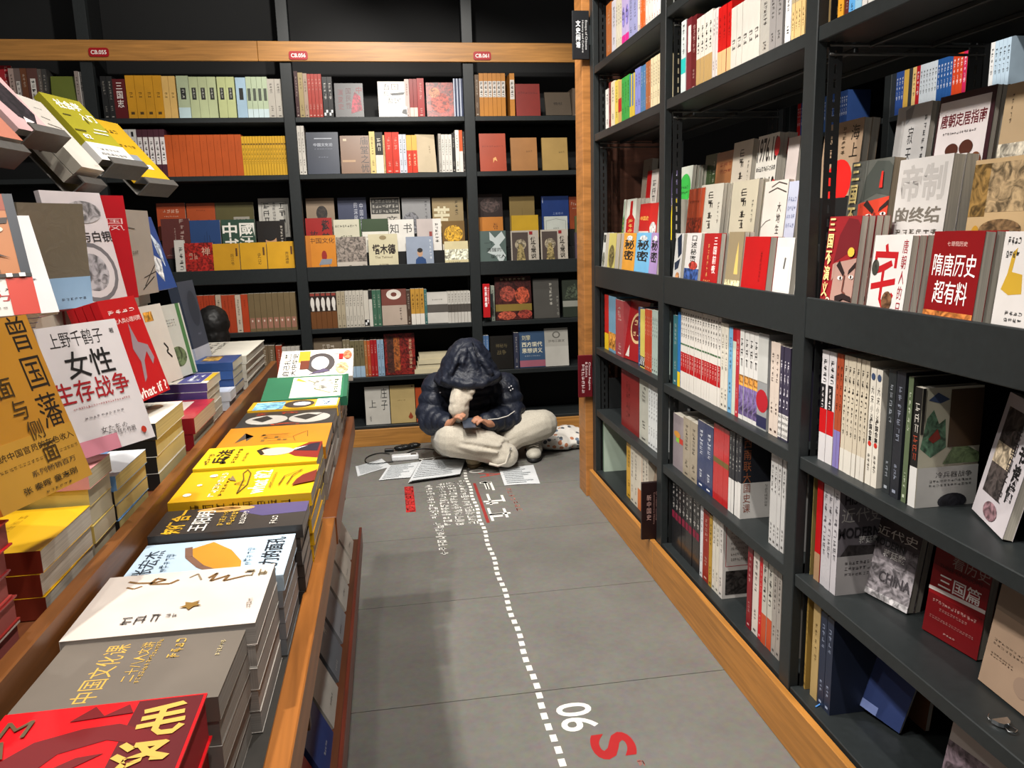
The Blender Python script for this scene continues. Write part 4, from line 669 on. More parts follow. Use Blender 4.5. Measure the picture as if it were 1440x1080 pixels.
RS(RZ[0], 'bottom shelf, '+L, [(560, 738, 340, 860, 8, '18181b', 'black spine with white and red lettering', {'sp': [('g', 5, .5, .76, .5, .4, 'c9c5c0', 1, 5), ('r', .1, .42, .9, .52, '7a1a34')], 'kind': 'wrap'}), (738, 757, 500, 890, 1, 'cfcfd2', 'white spine'), (757, 797, 530, 915, 1, '8a2318', 'red-brown spine'), (797, 817, 560, 935, 1, 'b08a30', 'gold spine'), (817, 860, 575, 1000, 2, 'cdc8bc', 'ivory spine'), (860, 884, 590, 1015, 1, 'c9c4bf', 'white book with red framed cover', {'front': [('l', [(.08, .42), (.9, .42), (.9, .95), (.08, .95), (.08, .42)], .002, 'a03038'), ('g', 12, .5, .68, .6, .4, '8a8480', 0, 12, 6), ('r', .08, .05, .92, .36, '34302e', 'art')]}), (1040, 1072, 760, 1080, 1, '7a1420', 'dark red spine'), (1072, 1112, 780, 1110, 1, 'cbc2ba', 'white spine with black title'), (1112, 1135, 820, 1130, 1, 'c01820', 'bright red spine'), (1135, 1200, 840, 1160, 2, 'b8b4aa', 'grey spine with orange foot', {'sp': [('r', 0, 0, 1, .35, 'b84a28'), ('g', 4, .5, .7, .5, .4, '333333', 1, 4)]}), (1200, 1256, 890, 1190, 2, '9a938c', 'mottled grey spine')], 820, 600, 4.5)
L = 'near right bay'
RS(RZ[3], 'upper shelf, '+L, [(262, 300, -120, 95, 1, 'd89a30', 'orange-yellow spine'), (300, 335, -140, 80, 1, '5a2420', 'dark brown spine'), (335, 376, -150, 62, 1, '5aa0d8', 'blue spine'), (376, 420, -170, 40, 1, '8fb8d0', 'pale blue spine'), (420, 560, -190, 15, 4, 'd0ccc8', 'white spine')], 1120, 0, 4.5)
RS(RZ[2], 'under-lip shelf, '+L, [(225, 310, 225, 855, 2, 'c9c5c6', 'white spine with black and red middle', {'sp': [('r', 0, .26, 1, .48, 'b81418'), ('r', .0, .48, .7, .7, '1c1a1c'), ('g', 4, .5, .82, .5, .2, '2a2a2a', 1, 4), ('g', 4, .35, .58, .3, .18, 'd8d0d0', 1, 4)]}), (310, 352, 240, 880, 2, 'a0482c', 'rust spine with violet foot', {'sp': [('r', 0, 0, 1, .33, '7a70a8'), ('g', 5, .5, .7, .4, .4, '3a1a10', 1, 5)]}), (352, 508, 265, 940, 6, 'c3b8a4', 'ivory spine with dark vertical title', {'sp': [('g', 4, .5, .76, .5, .3, '2c2620', 1, 4), ('g', 5, .5, .45, .4, .26, '3c362e', 1, 5), ('r', 0, 0, 1, .2, 'cfcac0')]}), (508, 580, 330, 985, 2, 'd6d0c4', 'white spine with two-character crest and red seal', {'sp': [('t', '大宋小说', .5, .7, .5, .3, '2c2824', 1), ('t', '战国合集', .5, .48, .6, .2, '221e1c', 1, .02), ('e', .5, .36, .3, .022, 'c0281c'), ('e', .5, .93, .34, .03, '3a4a6a'), ('g', 4, .5, .2, .4, .14, '4a4640', 1, 4)]}), (607, 655, 335, 1000, 1, '2a2e30', 'dark wrapped spine with green head', {'kind': 'wrap', 'ic': '9aa0a8'}), (660, 715, 345, 1020, 1, '26282e', 'charcoal wrapped spine', {'kind': 'wrap', 'ic': '8a90a0'}), (725, 757, 375, 1045, 1, '1b1c1a', 'sage green spine', {'ic': 'c0c8b0', 'spine': '59664c'}), (765, 812, 440, 1065, 1, 'c9c3b0', 'black and white spine with green landscape cover', {'front': [('r', 0, .32, .5, 1, 'b8b4a0'), ('p', [(.02, .5), (.1, .75), (.2, .82), (.3, .7), (.4, .74), (.44, .5), (.2, .42)], '4a6a54', 'art'), ('p', [(.1, .9), (.25, .96), (.45, .9), (.3, .87)], '3a4a6a'), ('p', [(.14, .58), (.28, .66), (.34, .58), (.22, .54)], '8a2a20'), ('r', .46, .5, 1, .98, '4a3826'), ('p', [(.4, .36), (.55, .5), (.8, .5), (1, .44), (1, .36)], '5a6a4a', 'art'), ('r', 0, .62, .05, 1, '1c1c1a'), ('r', 0, 0, 1, .34, 'b9b8b4'), t('冷兵器战争', .6, .27, .6, .05, '4a4a48'), ('g', 12, .55, .2, .7, .06, '5a5a58', 0, 12, 2), ('e', .6, .04, .24, .07, '2a2a30', 'art')], 'spine': '1e1d1c', 'sp': [('r', 0, 0, 1, .34, 'd0cecb'), ('g', 3, .5, .75, .6, .24, 'c9c4bc', 1, 3), ('g', 3, .5, .5, .6, .2, 'a84a34', 1, 3)]})], 1100, 440, 4.235)
RS(RZ[1], 'second-lowest shelf, '+L, [(130, 180, 0, 230, 1, '8a7c4a', 'dull gold spine'), (197, 232, 60, 630, 1, 'a80f14', 'red spine with kraft foot', {'sp': [('r', 0, 0, 1, .28, '9a7a5c')]}), (232, 297, 85, 710, 2, 'b5b1b5', 'silver-white wrapped spine with vertical title', {'kind': 'wrap', 'sp': [('g', 4, .5, .72, .55, .4, '6a666c', 1, 4), ('g', 3, .5, .4, .45, .18, '3a3a40', 1, 3)]}), (297, 333, 85, 715, 1, '6f6a70', 'grey photo book showing its lettered cover', dict({'kind': 'wrap', 'sp': [('g', 4, .5, .72, .55, .4, '6a666c', 1, 4), ('g', 3, .5, .4, .45, .18, '3a3a40', 1, 3)]}, spine='b5b1b5', back='b5b1b5', front=[('t', 'HISTORY', .45, .87, .7, .09, '2a282c', 0, .03), t('近代史', .45, .73, .8, .13, 'b8b4b0'), ('t', 'MODERN', .4, .57, .8, .1, '2a282c', 0, .03), t('蒋廷黻', .6, .5, .4, .07, 'e0dedc', 0, .02), ('p', [(.05, .36), (.2, .46), (.8, .44), (1, .36)], '2c2828', 'art'), ('r', 0, 0, 1, .36, 'a8a4a4'), ('g', 10, .5, .24, .7, .14, '5a5656', 0, 10, 3)]))], 1100, 660, 4.235)
RS(RZ[0], 'bottom shelf, '+L, [(540, 585, -30, 140, 2, 'a08040', 'ochre spine in shadow'), (598, 642, 95, 610, 1, 'ab9160', 'tan spine with brass edge', {'sp': [('g', 5, .5, .6, .3, .4, '6a5430', 1, 5)]}), (642, 722, 165, 680, 2, '242b3e', 'navy spine with pale title', {'ic': '9aa4bc'})], 1000, 825, 4.235)

# ================================================================== display island on the left
TW = mat('7a4a22', 0.4, 'woody'); TWD = mat('5a3018', 0.45, 'woody'); TG = mat('3a3733', 0.5, 'metal')
YE = 2.78
dt = thing('display_table', 'stepped wooden display island heaped with books on the left of the aisle', 'table', (-0.6, 1.6, 0))
def tpart(name, x0, y0, z0, x1, y1, z1, m, bw=0.002): return bevel(MB().box(x0+.6, y0-1.6, z0, x1+.6, y1-1.6, z1, m).build(name, dt), bw)
tpart('carcass', -1.25, 0.1, 0.04, -0.32, YE, 0.72, TWD); tpart('carcass_end', -1.25, YE+.001, 0.04, -0.47, 3.12, 0.72, TWD)
tpart('base_panel', -0.32, 0.1, 0.03, -0.19, YE, 0.285, TWD)
tpart('kick_board', -1.2, 0.12, 0.0, -0.23, YE-.02, 0.03, BLACK)
tpart('rack_ledge', -0.32, 0.1, 0.285, -0.158, YE, 0.305, TWD)
tpart('rack_lip', -0.158, 0.1, 0.275, -0.148, YE, 0.35, mat('6a2c1c', 0.4, 'woody'))
tpart('tray_board', -0.47, 0.1, 0.72, -0.185, YE, 0.745, TG)
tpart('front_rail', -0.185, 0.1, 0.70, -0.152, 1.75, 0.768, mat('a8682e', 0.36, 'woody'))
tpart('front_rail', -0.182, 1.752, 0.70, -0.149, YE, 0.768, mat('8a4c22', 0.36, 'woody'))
tpart('step_riser', -1.25, 0.1, 0.72, -0.47, 3.12, 0.905, TWD)
tpart('step_rail', -0.47, 0.1, 0.745, -0.447, 3.12, 0.93, TW)
tpart('upper_shelf', -1.2, 0.3, 0.905, -0.66, 2.45, 1.19, BLACK)
tpart('upper_shelf_edge', -0.662, 0.3, 1.165, -0.65, 2.45, 1.20, TW)
tpart('stand_post', -0.98, 1.55, 1.19, -0.86, 2.35, 1.50, BLACK)
for yy in (0.25, 1.35, 2.65): tpart('rail_bracket', -0.33, yy, 0.5, -0.19, yy+0.02, 0.70, TWD)

def lay_M(x, y, z, o='A'):
    """lying flat, front cover up. A: head to the left, text runs away from the viewer; B: head away, text runs to the right"""
    return frame((x, y, z), (0, 0, 1), (0, 1, 0), (-1, 0, 0)) if o == 'A' else frame((x, y, z), (0, 0, 1), (1, 0, 0), (0, 1, 0))
def pile(xr, y0, y1, ztop, zb, W, n, desc, under, c, front, o='A', cu=None, spine=None, sp=None, page='b9b2a6', kind='plain', hard=False, ang=0, twist=0.0, uspine=None, colours=None):
    """a pile of n lying books; the top one carries the described cover"""
    if zb < .8: W = min(W, xr+.438)
    T = (ztop-zb)/n; D = y1-y0; rd = random.Random(int(y0*1000)+n); r0 = None; ul = uniq(under)
    for k in range(n):
        top = k == n-1; z = zb+k*T+.0004
        dx, dy = (0, 0) if top else (rd.uniform(-.006, -.001), rd.uniform(-.003, .003))
        R_ = Matrix.Translation((xr+dx, y0+dy, z)) @ Matrix.Rotation(ang+(0 if top else rd.uniform(-.015, .015)), 4, 'Z')
        if o == 'A': M = R_ @ frame((0, 0, 0), (0, 0, 1), (0, 1, 0), (-1, 0, 0)); h, d = W, D
        else: M = R_ @ frame((-W, 0, 0), (0, 0, 1), (1, 0, 0), (0, 1, 0)); h, d = D, W
        if top: book(M, T-.0008, h, d, uniq(desc), c, front=front, spine=spine, sp=sp, page=page, kind=kind, hard=hard)
        else:
            cc = colours[k % len(colours)] if colours else (cu or c)
            if r0 is None or colours: r0 = book(M, T-.0008, h, d, ul, cc, spine=uspine or spine, page=page, kind=kind, hard=hard, group=ul)
            else: dup(r0, M)
ZT = 0.746
# ---- first tier, from the viewer outwards
GOLD = 'd0a850'
pile(-.222, .585, .825, .912, ZT, .205, 3, 'scarlet book with gold characters nearest the viewer', 'red wrapped book under the scarlet one nearest the viewer', 'd40d18',
     [('r', .66, .0, .985, .99, '5a1016'), ('p', [(.12, .62), (.25, .76), (.45, .82), (.62, .83), (.9, .7), (.9, .62), (.6, .72), (.4, .66), (.3, .5), (.22, .42), (.14, .5)], '6a1016'), ('p', [(.34, .52), (.5, .62), (.62, .63), (.5, .55), (.55, .5), (.66, .52), (.5, .44), (.4, .42)], '6a1016'), ('p', [(.36, .88), (.45, .98), (.52, .9), (.62, .97), (.66, .9)], '6a1016'),
      t('毛', .83, .83, .24, .24, GOLD, 0, .03), t('泽', .8, .55, .27, .26, GOLD, 0, .03), t('东', .8, .27, .24, .24, GOLD, 0, .03), t('M', .12, .86, .13, .12, '5a4a34'), t('A', .1, .72, .12, .12, '5a4a34'), t('O', .07, .57, .13, .12, '5a4a34')], o='B', cu='7a1018', page='a81420', hard=True, colours=['6a0c14', '8a1018'], kind='plain')
pile(-.214, .835, .987, .90, ZT, .222, 5, 'grey-brown book with small gold title behind the scarlet one', 'grey wrapped book in the pile under the gold-titled grey cover', '6f675e',
     [t('中国文化课', .5, .68, .84, .13, GOLD), t('二十八人文讲', .62, .52, .6, .07, GOLD), ('g', 16, .62, .46, .66, .03, GOLD, 0, 16), ('g', 4, .78, .34, .3, .07, GOLD, 0, 4), ('g', 6, .72, .1, .24, .03, 'c9b88a', 0, 6)], cu='807a74', page='a09a92', ang=-.03)
pile(-.198, .992, 1.183, .906, ZT, .262, 5, 'cream white book with brown brush title', 'grey-edged book in the pile under the cream white cover', 'd6cbc2',
     [('l', [(.15, .78), (.2, .74), (.24, .78)], .004, '7a5a34'), ('l', [(.14, .88), (.2, .84), (.3, .82), (.36, .86), (.3, .9), (.28, .8), (.4, .78), (.44, .84)], .005, '7a5a34'), ('l', [(.5, .86), (.54, .92), (.58, .8)], .003, '8a7a64'), ('l', [(.62, .82), (.66, .9), (.64, .76), (.74, .84), (.72, .74), (.84, .8)], .004, '7a5a34'), ('g', 2, .9, .84, .14, .12, '8a7a5c', 0, 2),
      ('g', 3, .36, .2, .2, .12, '4a4644', 0, 3), ('g', 2, .52, .22, .06, .05, '4a4644', 0, 2), ('p', [(.6, .28), (.62, .33), (.66, .34), (.63, .37), (.64, .42), (.6, .39), (.56, .41), (.57, .36), (.54, .33), (.58, .32)], '8a6a34'), ('g', 3, .93, .3, .03, .14, '6a5a44', 1, 3)], o='B', cu='c9c4bc', page='b4ada6')
pile(-.188, 1.188, 1.362, .884, ZT, .255, 5, 'pale blue book with orange picture and black title', 'book in the pile under the pale blue cover', 'b4c9da',
     [('p', [(.1, .35), (.3, .5), (.55, .62), (.8, .68), (.95, .55), (.7, .4), (.4, .3), (.15, .28)], 'c98a2c'), ('l', [(.1, .36), (.35, .55), (.6, .66), (.85, .7)], .012, '7a5a4a'), t('张宏杰', .52, .9, .6, .12, '2a3440'), t('权力的面孔', .5, .12, .86, .13, '1c2026', 0, .01), ('g', 5, .5, .26, .4, .06, '8fa4b4', 0, 5), ('g', 5, .5, .78, .4, .06, '6a7f90', 0, 5)], cu='8a8c90', page='a8a29c')
pile(-.176, 1.367, 1.495, .898, ZT, .265, 6, 'dark book with yellow title and robed figure', 'black-spined book in the pile under the dark robed-figure cover', '34302e',
     [('p', [(.55, .0), (1, .0), (1, .42), (.75, .48), (.5, .3)], '4a4268'), ('e', .9, .58, .12, .2, 'b58a50'), ('e', .92, .58, .06, .1, '6a4a20', 'art'), t('知行合一', .5, .86, .96, .13, 'd8a828', 0, .03), t('王阳明', .45, .70, .8, .12, 'd8d4cc', 0, .01), ('g', 6, .5, .56, .6, .05, 'c09a34', 0, 6), ('g', 6, .5, .5, .6, .05, 'c09a34', 0, 7), ('g', 6, .45, .42, .5, .04, 'cfcac0', 0, 8), ('g', 4, .25, .2, .3, .05, 'cfcac0', 0, 4)], cu='3a3634', page='aca69e')
pile(-.172, 1.502, 1.698, .912, ZT, .28, 6, 'yellow book with white English title and plane drawing', 'book in the pile under the yellow plane cover', 'd0a014',
     [('t', 'what if?2', .5, .42, .8, .13, 'f4eed8', 0, .015), ('g', 7, .5, .72, .8, .05, 'f0e6c8', 0, 7), ('g', 6, .4, .66, .6, .03, '3a2c0c', 0, 6), ('e', .2, .9, .05, .03, 'f4eed8'), ('e', .5, .86, .03, .02, 'f4eed8'), ('e', .8, .8, .05, .03, 'f4eed8'), ('l', [(.12, .54), (.6, .55), (.82, .58), (.95, .56), (.8, .52), (.4, .5), (.12, .54)], .0025, '5a4a1c'), ('l', [(.4, .52), (.45, .6), (.55, .53)], .0025, '5a4a1c'), ('p', [(.55, .6), (.75, .65), (.6, .66)], '7a6a4a'), ('g', 8, .5, .32, .5, .02, '5a4a1c', 0, 8),
      ('l', [(.3, .2), (.6, .18), (.8, .12), (.6, .24), (.3, .26)], .002, '3a2c0c'), ('p', [(.35, .0), (.75, .0), (.6, .1), (.45, .14), (.25, .16)], '6a2418')], cu='c9951a', spine='d8a81c', page='b4ada4', sp=[('g', 8, .5, .5, .4, .7, '6a4a10', 1, 8)])
pile(-.178, 1.704, 1.872, .918, ZT, .27, 5, 'yellow book with a dark-hatted face in a red robe', 'book in the pile under the yellow face cover', 'd8b41a',
     [('p', [(.15, .0), (1, .0), (1, .12), (.55, .3), (.3, .2)], '7a2018'), ('p', [(.5, .02), (.95, .02), (.9, .1), (.6, .24)], '241c2c'), ('e', .6, .38, .2, .15, 'd8b09a'), ('p', [(.45, .5), (.7, .56), (.85, .5), (.8, .44), (.72, .52), (.5, .47)], '2a2018'), ('p', [(.55, .26), (.8, .12), (.7, .22)], 'f0ece4'), t('兵法', .5, .82, .7, .13, '2a2008', 0, .02), ('g', 6, .5, .7, .7, .04, '4a3a10', 0, 6), ('g', 5, .4, .92, .5, .05, '4a3a10', 0, 5), ('g', 6, .4, .62, .4, .03, '4a3a10', 0, 6)], cu='a08a3a', page='aaa49a')
pile(-.173, 1.88, 2.13, .902, ZT, .275, 5, 'plain ochre-orange book beyond the yellow ones', 'book in the pile under the ochre-orange cover', 'c07a1c',
     [('p', [(.35, .86), (.6, .72), (.4, .76), (.75, .82)], '4a4038'), ('g', 3, .5, .5, .3, .3, '7a5a2a', 0, 3), ('l', [(.3, .3), (.5, .34), (.7, .22), (.45, .2)], .002, '6a4a20')], cu='9a8f84', page='a8a29a', kind='plain')
pile(-.172, 2.136, 2.325, .90, ZT, .26, 5, 'black book with grey ovals and red lettering', 'book in the pile under the black oval cover', '2c2b2a',
     [('e', .45, .72, .3, .22, 'a8a49c'), ('e', .45, .27, .32, .22, 'a8a49c'), ('p', [(.3, .3), (.55, .45), (.7, .3), (.6, .2), (.75, .12), (.5, .2)], '2a2826'), ('p', [(.3, .75), (.5, .88), (.7, .74), (.5, .66)], '2a2826'), ('g', 3, .85, .5, .14, .2, 'c8401c', 0, 3), ('g', 3, .1, .5, .1, .3, 'c8401c', 0, 4), ('g', 3, .8, .8, .14, .12, 'c8401c', 0, 5)], cu='8a857e', page='a8a29a')
pile(-.170, 2.332, 2.45, .905, ZT, .26, 5, 'yellow and blue book with a round dark animal', 'wrapped book in the pile under the yellow and blue cover', 'd0a020',
     [('r', .0, .62, .9, .95, '7ab0d8', 'art'), ('e', .5, .45, .45, .17, '3a302c'), ('e', .5, .42, .22, .1, 'e8e4e0'), ('r', .1, .02, 1, .26, 'cfdbe6'), ('g', 4, .5, .14, .5, .12, '34507a', 0, 4)], cu='8a857e', page='a8a29a', kind='plain')
# two books propped on the last piles, tilted towards the aisle
def tilt_book(x0p, x1p, yn, yf, Yn, dep, tt, **k):
    a = at_y(x0p, yn, Yn); b = at_y(x1p, yn, Yn); z = (a.z+b.z)/2; W = b.x-a.x
    m0 = at_y((x0p+x1p)/2, yf, Yn+dep*.95); al = math.atan2(m0.z-z, dep*.95)
    ey = Vector((0, math.cos(al), math.sin(al))); n = Vector((0, -math.sin(al), math.cos(al)))
    M = frame((b.x, Yn, z), n, ey, (-1, 0, 0)); M.translation = Vector((b.x, Yn, z))-n*tt
    return M, W, dep
M, W, dep = tilt_book(366, 488, 561, 530, 2.46, .19, .03)
book(M, .03, W, dep, 'green boxed book with cream panel propped at the far end', '2f6a4c', front=[('r', .06, .08, .94, .68, 'd3d0bc'), ('l', [(.2, .2), (.4, .4), (.6, .35), (.8, .5)], .006, '8a8a6c'), ('e', .6, .3, .25, .12, 'b0aca0', 'art'), ('g', 6, .5, .14, .6, .06, '4a5a44', 0, 6), ('p', [(.7, .5), (.9, .62), (.8, .64)], 'b8a83a'), ('r', 0, .0, 1, .05, '245a40')], hard=True, spine='2a6a50')
M, W, dep = tilt_book(389, 496, 531, 492, 2.66, .2, .02)
book(M, .02, W, dep, 'white comic book with a cartoon animal at the far end', 'd8d2c8', front=[t('自己扎黑', .5, .9, .8, .09, '1c1a18', 0, .015), t('大中华史', .5, .8, .8, .08, '1c1a18', 0, .01), ('e', .5, .45, .36, .2, '4a4444'), ('e', .5, .45, .24, .12, 'e8e6e2'), ('r', .55, .6, .95, .75, 'd09a2c'), ('r', .3, .6, .6, .72, '6a3424'), ('p', [(.1, .6), (.3, .4), (.2, .3)], '5a5068'), ('e', .3, .15, .2, .09, 'd8b080', 'art'), ('r', .6, .14, .8, .2, 'b02020'), ('r', .8, .2, .98, .32, 'eceae6'), ('e', .75, .08, .16, .06, 'c86a4a', 'art')])
pile(-.168, 2.458, 2.64, .855, ZT, .24, 6, 'wrapped book on top of the pile under the green box', 'wrapped book low in the pile under the green box', '8a6a44', None, cu='8f8880', page='a8a29a', kind='wrap')
pile(-.168, 2.652, 2.765, .865, ZT, .24, 7, 'wrapped yellow-spined book on top of the pile at the far end', 'wrapped book in the far end pile', 'b07a24', None, cu='8f8880', page='a8a29a', kind='wrap')
# ---- second tier: piles along the inner rail
Z2 = 0.931
Z2 = 0.906
XR2 = -.475
pile(XR2, .86, .995, 1.072, Z2, .16, 5, 'bright red book on a pile at the left edge', 'red wrapped book in the pile at the left edge', 'c2101a', [('g', 4, .5, .5, .4, .1, '7a0a10', 0, 4)], cu='7a1a1e', page='9a4a44', kind='plain', hard=True, colours=['b8aca4', '8a2420', 'a83a34', '7a1416'])
pile(XR2, 1.062, 1.242, 1.003, Z2, .16, 3, 'yellow-topped book with red-brown spine below the gold cover', 'red-brown spined book under the yellow-topped one', 'd8a818', [('g', 6, .5, .5, .7, .06, '8a6a14', 0, 6, 4)], spine='7a2c1c', page='bcb4a6', sp=[('e', .5, .5, .12, .05, '4a1810')])
pile(XR2, 1.25, 1.352, 1.055, Z2, .17, 5, 'pink-topped book under the white cover', 'grey and yellow-edged book in the pile under the white cover', 'c88a8c', None, page='b8ae94', colours=['a8a090', 'c8b060', '9a948a', 'c8b060'])
pile(XR2, 1.362, 1.535, 1.012, Z2, .16, 4, 'blue and white book on the pile right of the white cover', 'yellow-edged book in the pile under the blue and white one', '6a94c0', [('r', 0, 0, 1, .4, 'd8dce0'), ('g', 8, .5, .7, .8, .2, 'cfdbe8', 0, 8, 3)], page='c4b070', uspine='2a2624')
pile(XR2, 1.612, 1.83, 1.044, Z2, .18, 4, 'white book with round brown sticker beside the red title book', 'black-spined book in the pile with the brown sticker', 'd6d2c8', [('e', .75, .25, .12, .09, '8a5a2c'), t('漫画', .4, .75, .5, .16, '2a2622'), ('g', 10, .5, .45, .8, .3, '4a4640', 0, 10, 5)], spine='2a2826', page='c9bd8a', uspine='1c1b1a')
pile(XR2, 1.91, 2.14, .985, Z2, .15, 2, 'red book with white stripe in the middle of the second tier', 'dark red wrapped book under the white-striped one', 'a8242c', [('r', .4, .3, .9, .55, 'cfc0b8')], spine='8a1a24', page='c8bea4', kind='wrap')
pile(XR2-.02, 2.16, 2.335, 1.025, Z2, .15, 5, 'purple and white book with blue title panel', 'purple-spined book in the pile under the blue title panel', 'd6d0c4', [('r', .05, .12, .95, .52, '4a4a8c'), t('爆笑', .5, .3, .6, .2, 'e8ecf4', 0, .03), t('王话', .5, .72, .6, .2, '1c1c1c', 0, .03), ('r', .1, .86, .5, .98, 'd8a020', 'art'), ('r', .2, .0, .9, .1, 'd8b020')], spine='4a3f78', page='cfc6b0', uspine='54407c')
pile(XR2-.004, 2.44, 2.60, 1.035, Z2, .17, 5, 'navy book on the pile beyond the purple one', 'blue-spined book in the pile beyond the purple one', '2c4a80', [('r', .3, .3, .9, .6, 'b08a40', 'art')], spine='2c4a80', page='c4bcac', uspine='30508a')
pile(XR2, 2.345, 2.432, .962, Z2, .10, 2, 'small clear-wrapped white box on the second tier', 'clear-wrapped white box underneath its twin', 'c9cdd6', [('r', .1, .1, .9, .9, 'bcc4d4')], kind='wrap', page='c9c9cc')
pile(XR2-.004, 2.67, 3.07, 1.02, Z2, .27, 4, 'big white book with black script at the far end of the second tier', 'white book in the pile under the black script cover', 'cfccc0', [('g', 8, .5, .6, .85, .3, '3a3834', 0, 8, 3)], page='b4b0a4', spine='c4c0b4', hard=True)
# ---- standing covers (poses measured from the photograph)
def stand(LL, er, eu, W, H_, T, label, c, front, n=1, copies=None, **k):
    er, eu = Vector(er).normalized(), Vector(eu); eu = (eu-er*eu.dot(er)).normalized(); nn = er.cross(eu)
    r0 = None
    for i in range(n):
        M = frame((0, 0, 0), nn, er, eu); M.translation = Vector(LL)-nn*(T+i*(T+.0015))+Vector((0, 0, max(0, nn.z)*T*1.0+.0005))
        if i == 0: r0 = book(M, T, H_, W, uniq(label), c, front=front, **k)
        else: dup(r0, M, copies, copies)
stand((-.491, 1.268, 1.062), (.515, .856, .0), (-.263, .123, .957), .150, .213, .02, 'white book with black and red title standing on the second tier', 'cfc8c8',
      [t('上野千鹤子', .44, .89, .66, .12, '2a2626'), t('著', .9, .91, .06, .04, '2a2626'), t('女性', .5, .69, .58, .21, '1c1a1a', 0, .008), t('生存战争', .44, .49, .92, .17, '9c1820', 0, .008), ('g', 24, .48, .365, .72, .018, 'a04a4c', 0, 24), ('g', 10, .46, .28, .5, .016, '5a5454', 0, 10), t('女たちの', .52, .165, .34, .05, '3a3434'), t('生き残り作戦', .6, .12, .36, .045, '3a3434'), ('r', 0, 0, .52, .12, 'c07a88'), ('e', .87, .085, .035, .027, 'b0301c')])
stand((-.471, .976, 1.075), (.275, .961, .0), (-.264, .09, .96), .165, .235, .022, 'gold book with thin black title standing at the left edge', 'b07a24',
      [t('曾国藩', .84, .67, .24, .66, '1e160c', 1), t('的', .3, .88, .14, .1, '3a2a10'), t('正', .34, .76, .15, .11, 'c9b48a'), t('面', .47, .62, .17, .11, '3a2a10'), t('与', .53, .49, .16, .11, '3a2a10'), t('侧', .6, .36, .16, .11, '3a2a10'), t('面', .66, .22, .17, .11, '3a2a10')],
      band=(.34, 'b5862f', [t('传统中国官员的灰色收入', .52, .8, .9, .12, '2c2010'), ('g', 20, .52, .6, .9, .05, '4a3a1c', 0, 20, 2), t('系列畅销百万', .64, .4, .5, .1, '3a3024'), t('张 秦晖 童志刚', .55, .2, .6, .11, '2c2412', 0, .01), ('g', 6, .6, .06, .3, .04, '4a3a1c', 0, 6)]))
stand((-.512, 1.64, 1.075), (.164, .985, .0), (-.251, .089, .964), .15, .215, .015, 'red book with grey figure reading what if, standing on second tier', 'b5121a',
      [('t', 'what if ?', .5, .07, .92, .1, 'f4ecea', 0, .02), ('p', [(.55, .75), (.62, .55), (.85, .5), (.9, .36), (.8, .3), (.75, .44), (.6, .36), (.5, .2), (.4, .16), (.5, .36), (.42, .5), (.5, .62)], '8f8088'), t('文化人类心理问题', .52, .78, .84, .05, 'f0dcd8'), ('g', 4, .5, .87, .7, .04, 'f0dcd8', 0, 4)], n=4, copies='dark red copy behind the red what if cover')
def stand_ur(px_, py_, Y, er, eu, W, H_, *a, **k):
    er, eu = Vector(er).normalized(), Vector(eu); eu = (eu-er*eu.dot(er)).normalized()
    stand(at_y(px_, py_, Y)-er*W-eu*H_, er, eu, W, H_, *a, **k)
stand_ur(225, 428, 2.14, (.25, .97, 0), (-.2, .04, .97), .13, .2, .012, 'white book with black brush stroke behind the red title book', 'd0ccc4', [('l', [(.7, .5), (.8, .42), (.72, .38), (.85, .3)], .006, '1c1a18'), ('r', .3, .8, .6, .92, 'c8903a', 'art')])
stand_ur(252, 427, 2.33, (.28, .96, 0), (-.17, .02, .98), .13, .2, .012, 'white book with green edge and ink blossoms', 'c6c8c0', [('r', .80, .0, .94, 1, '4a7a4a'), ('e', .45, .28, .3, .14, '5a6a4a', 'art'), ('g', 6, .4, .75, .5, .1, '8a8c88', 0, 6, 3)], n=2, copies='white copy behind the green-edged blossom book')
stand_ur(270.5, 395.5, 2.66, (.1, .995, 0), (-.147, .034, .989), .14, .26, .03, 'tall slate blue book with white foot at the back', '3c4454', [('e', .62, .66, .3, .22, '2c3442'), ('g', 4, .6, .35, .2, .03, '8a90a0', 0, 4)], band=(.2, 'b8bcc8'))
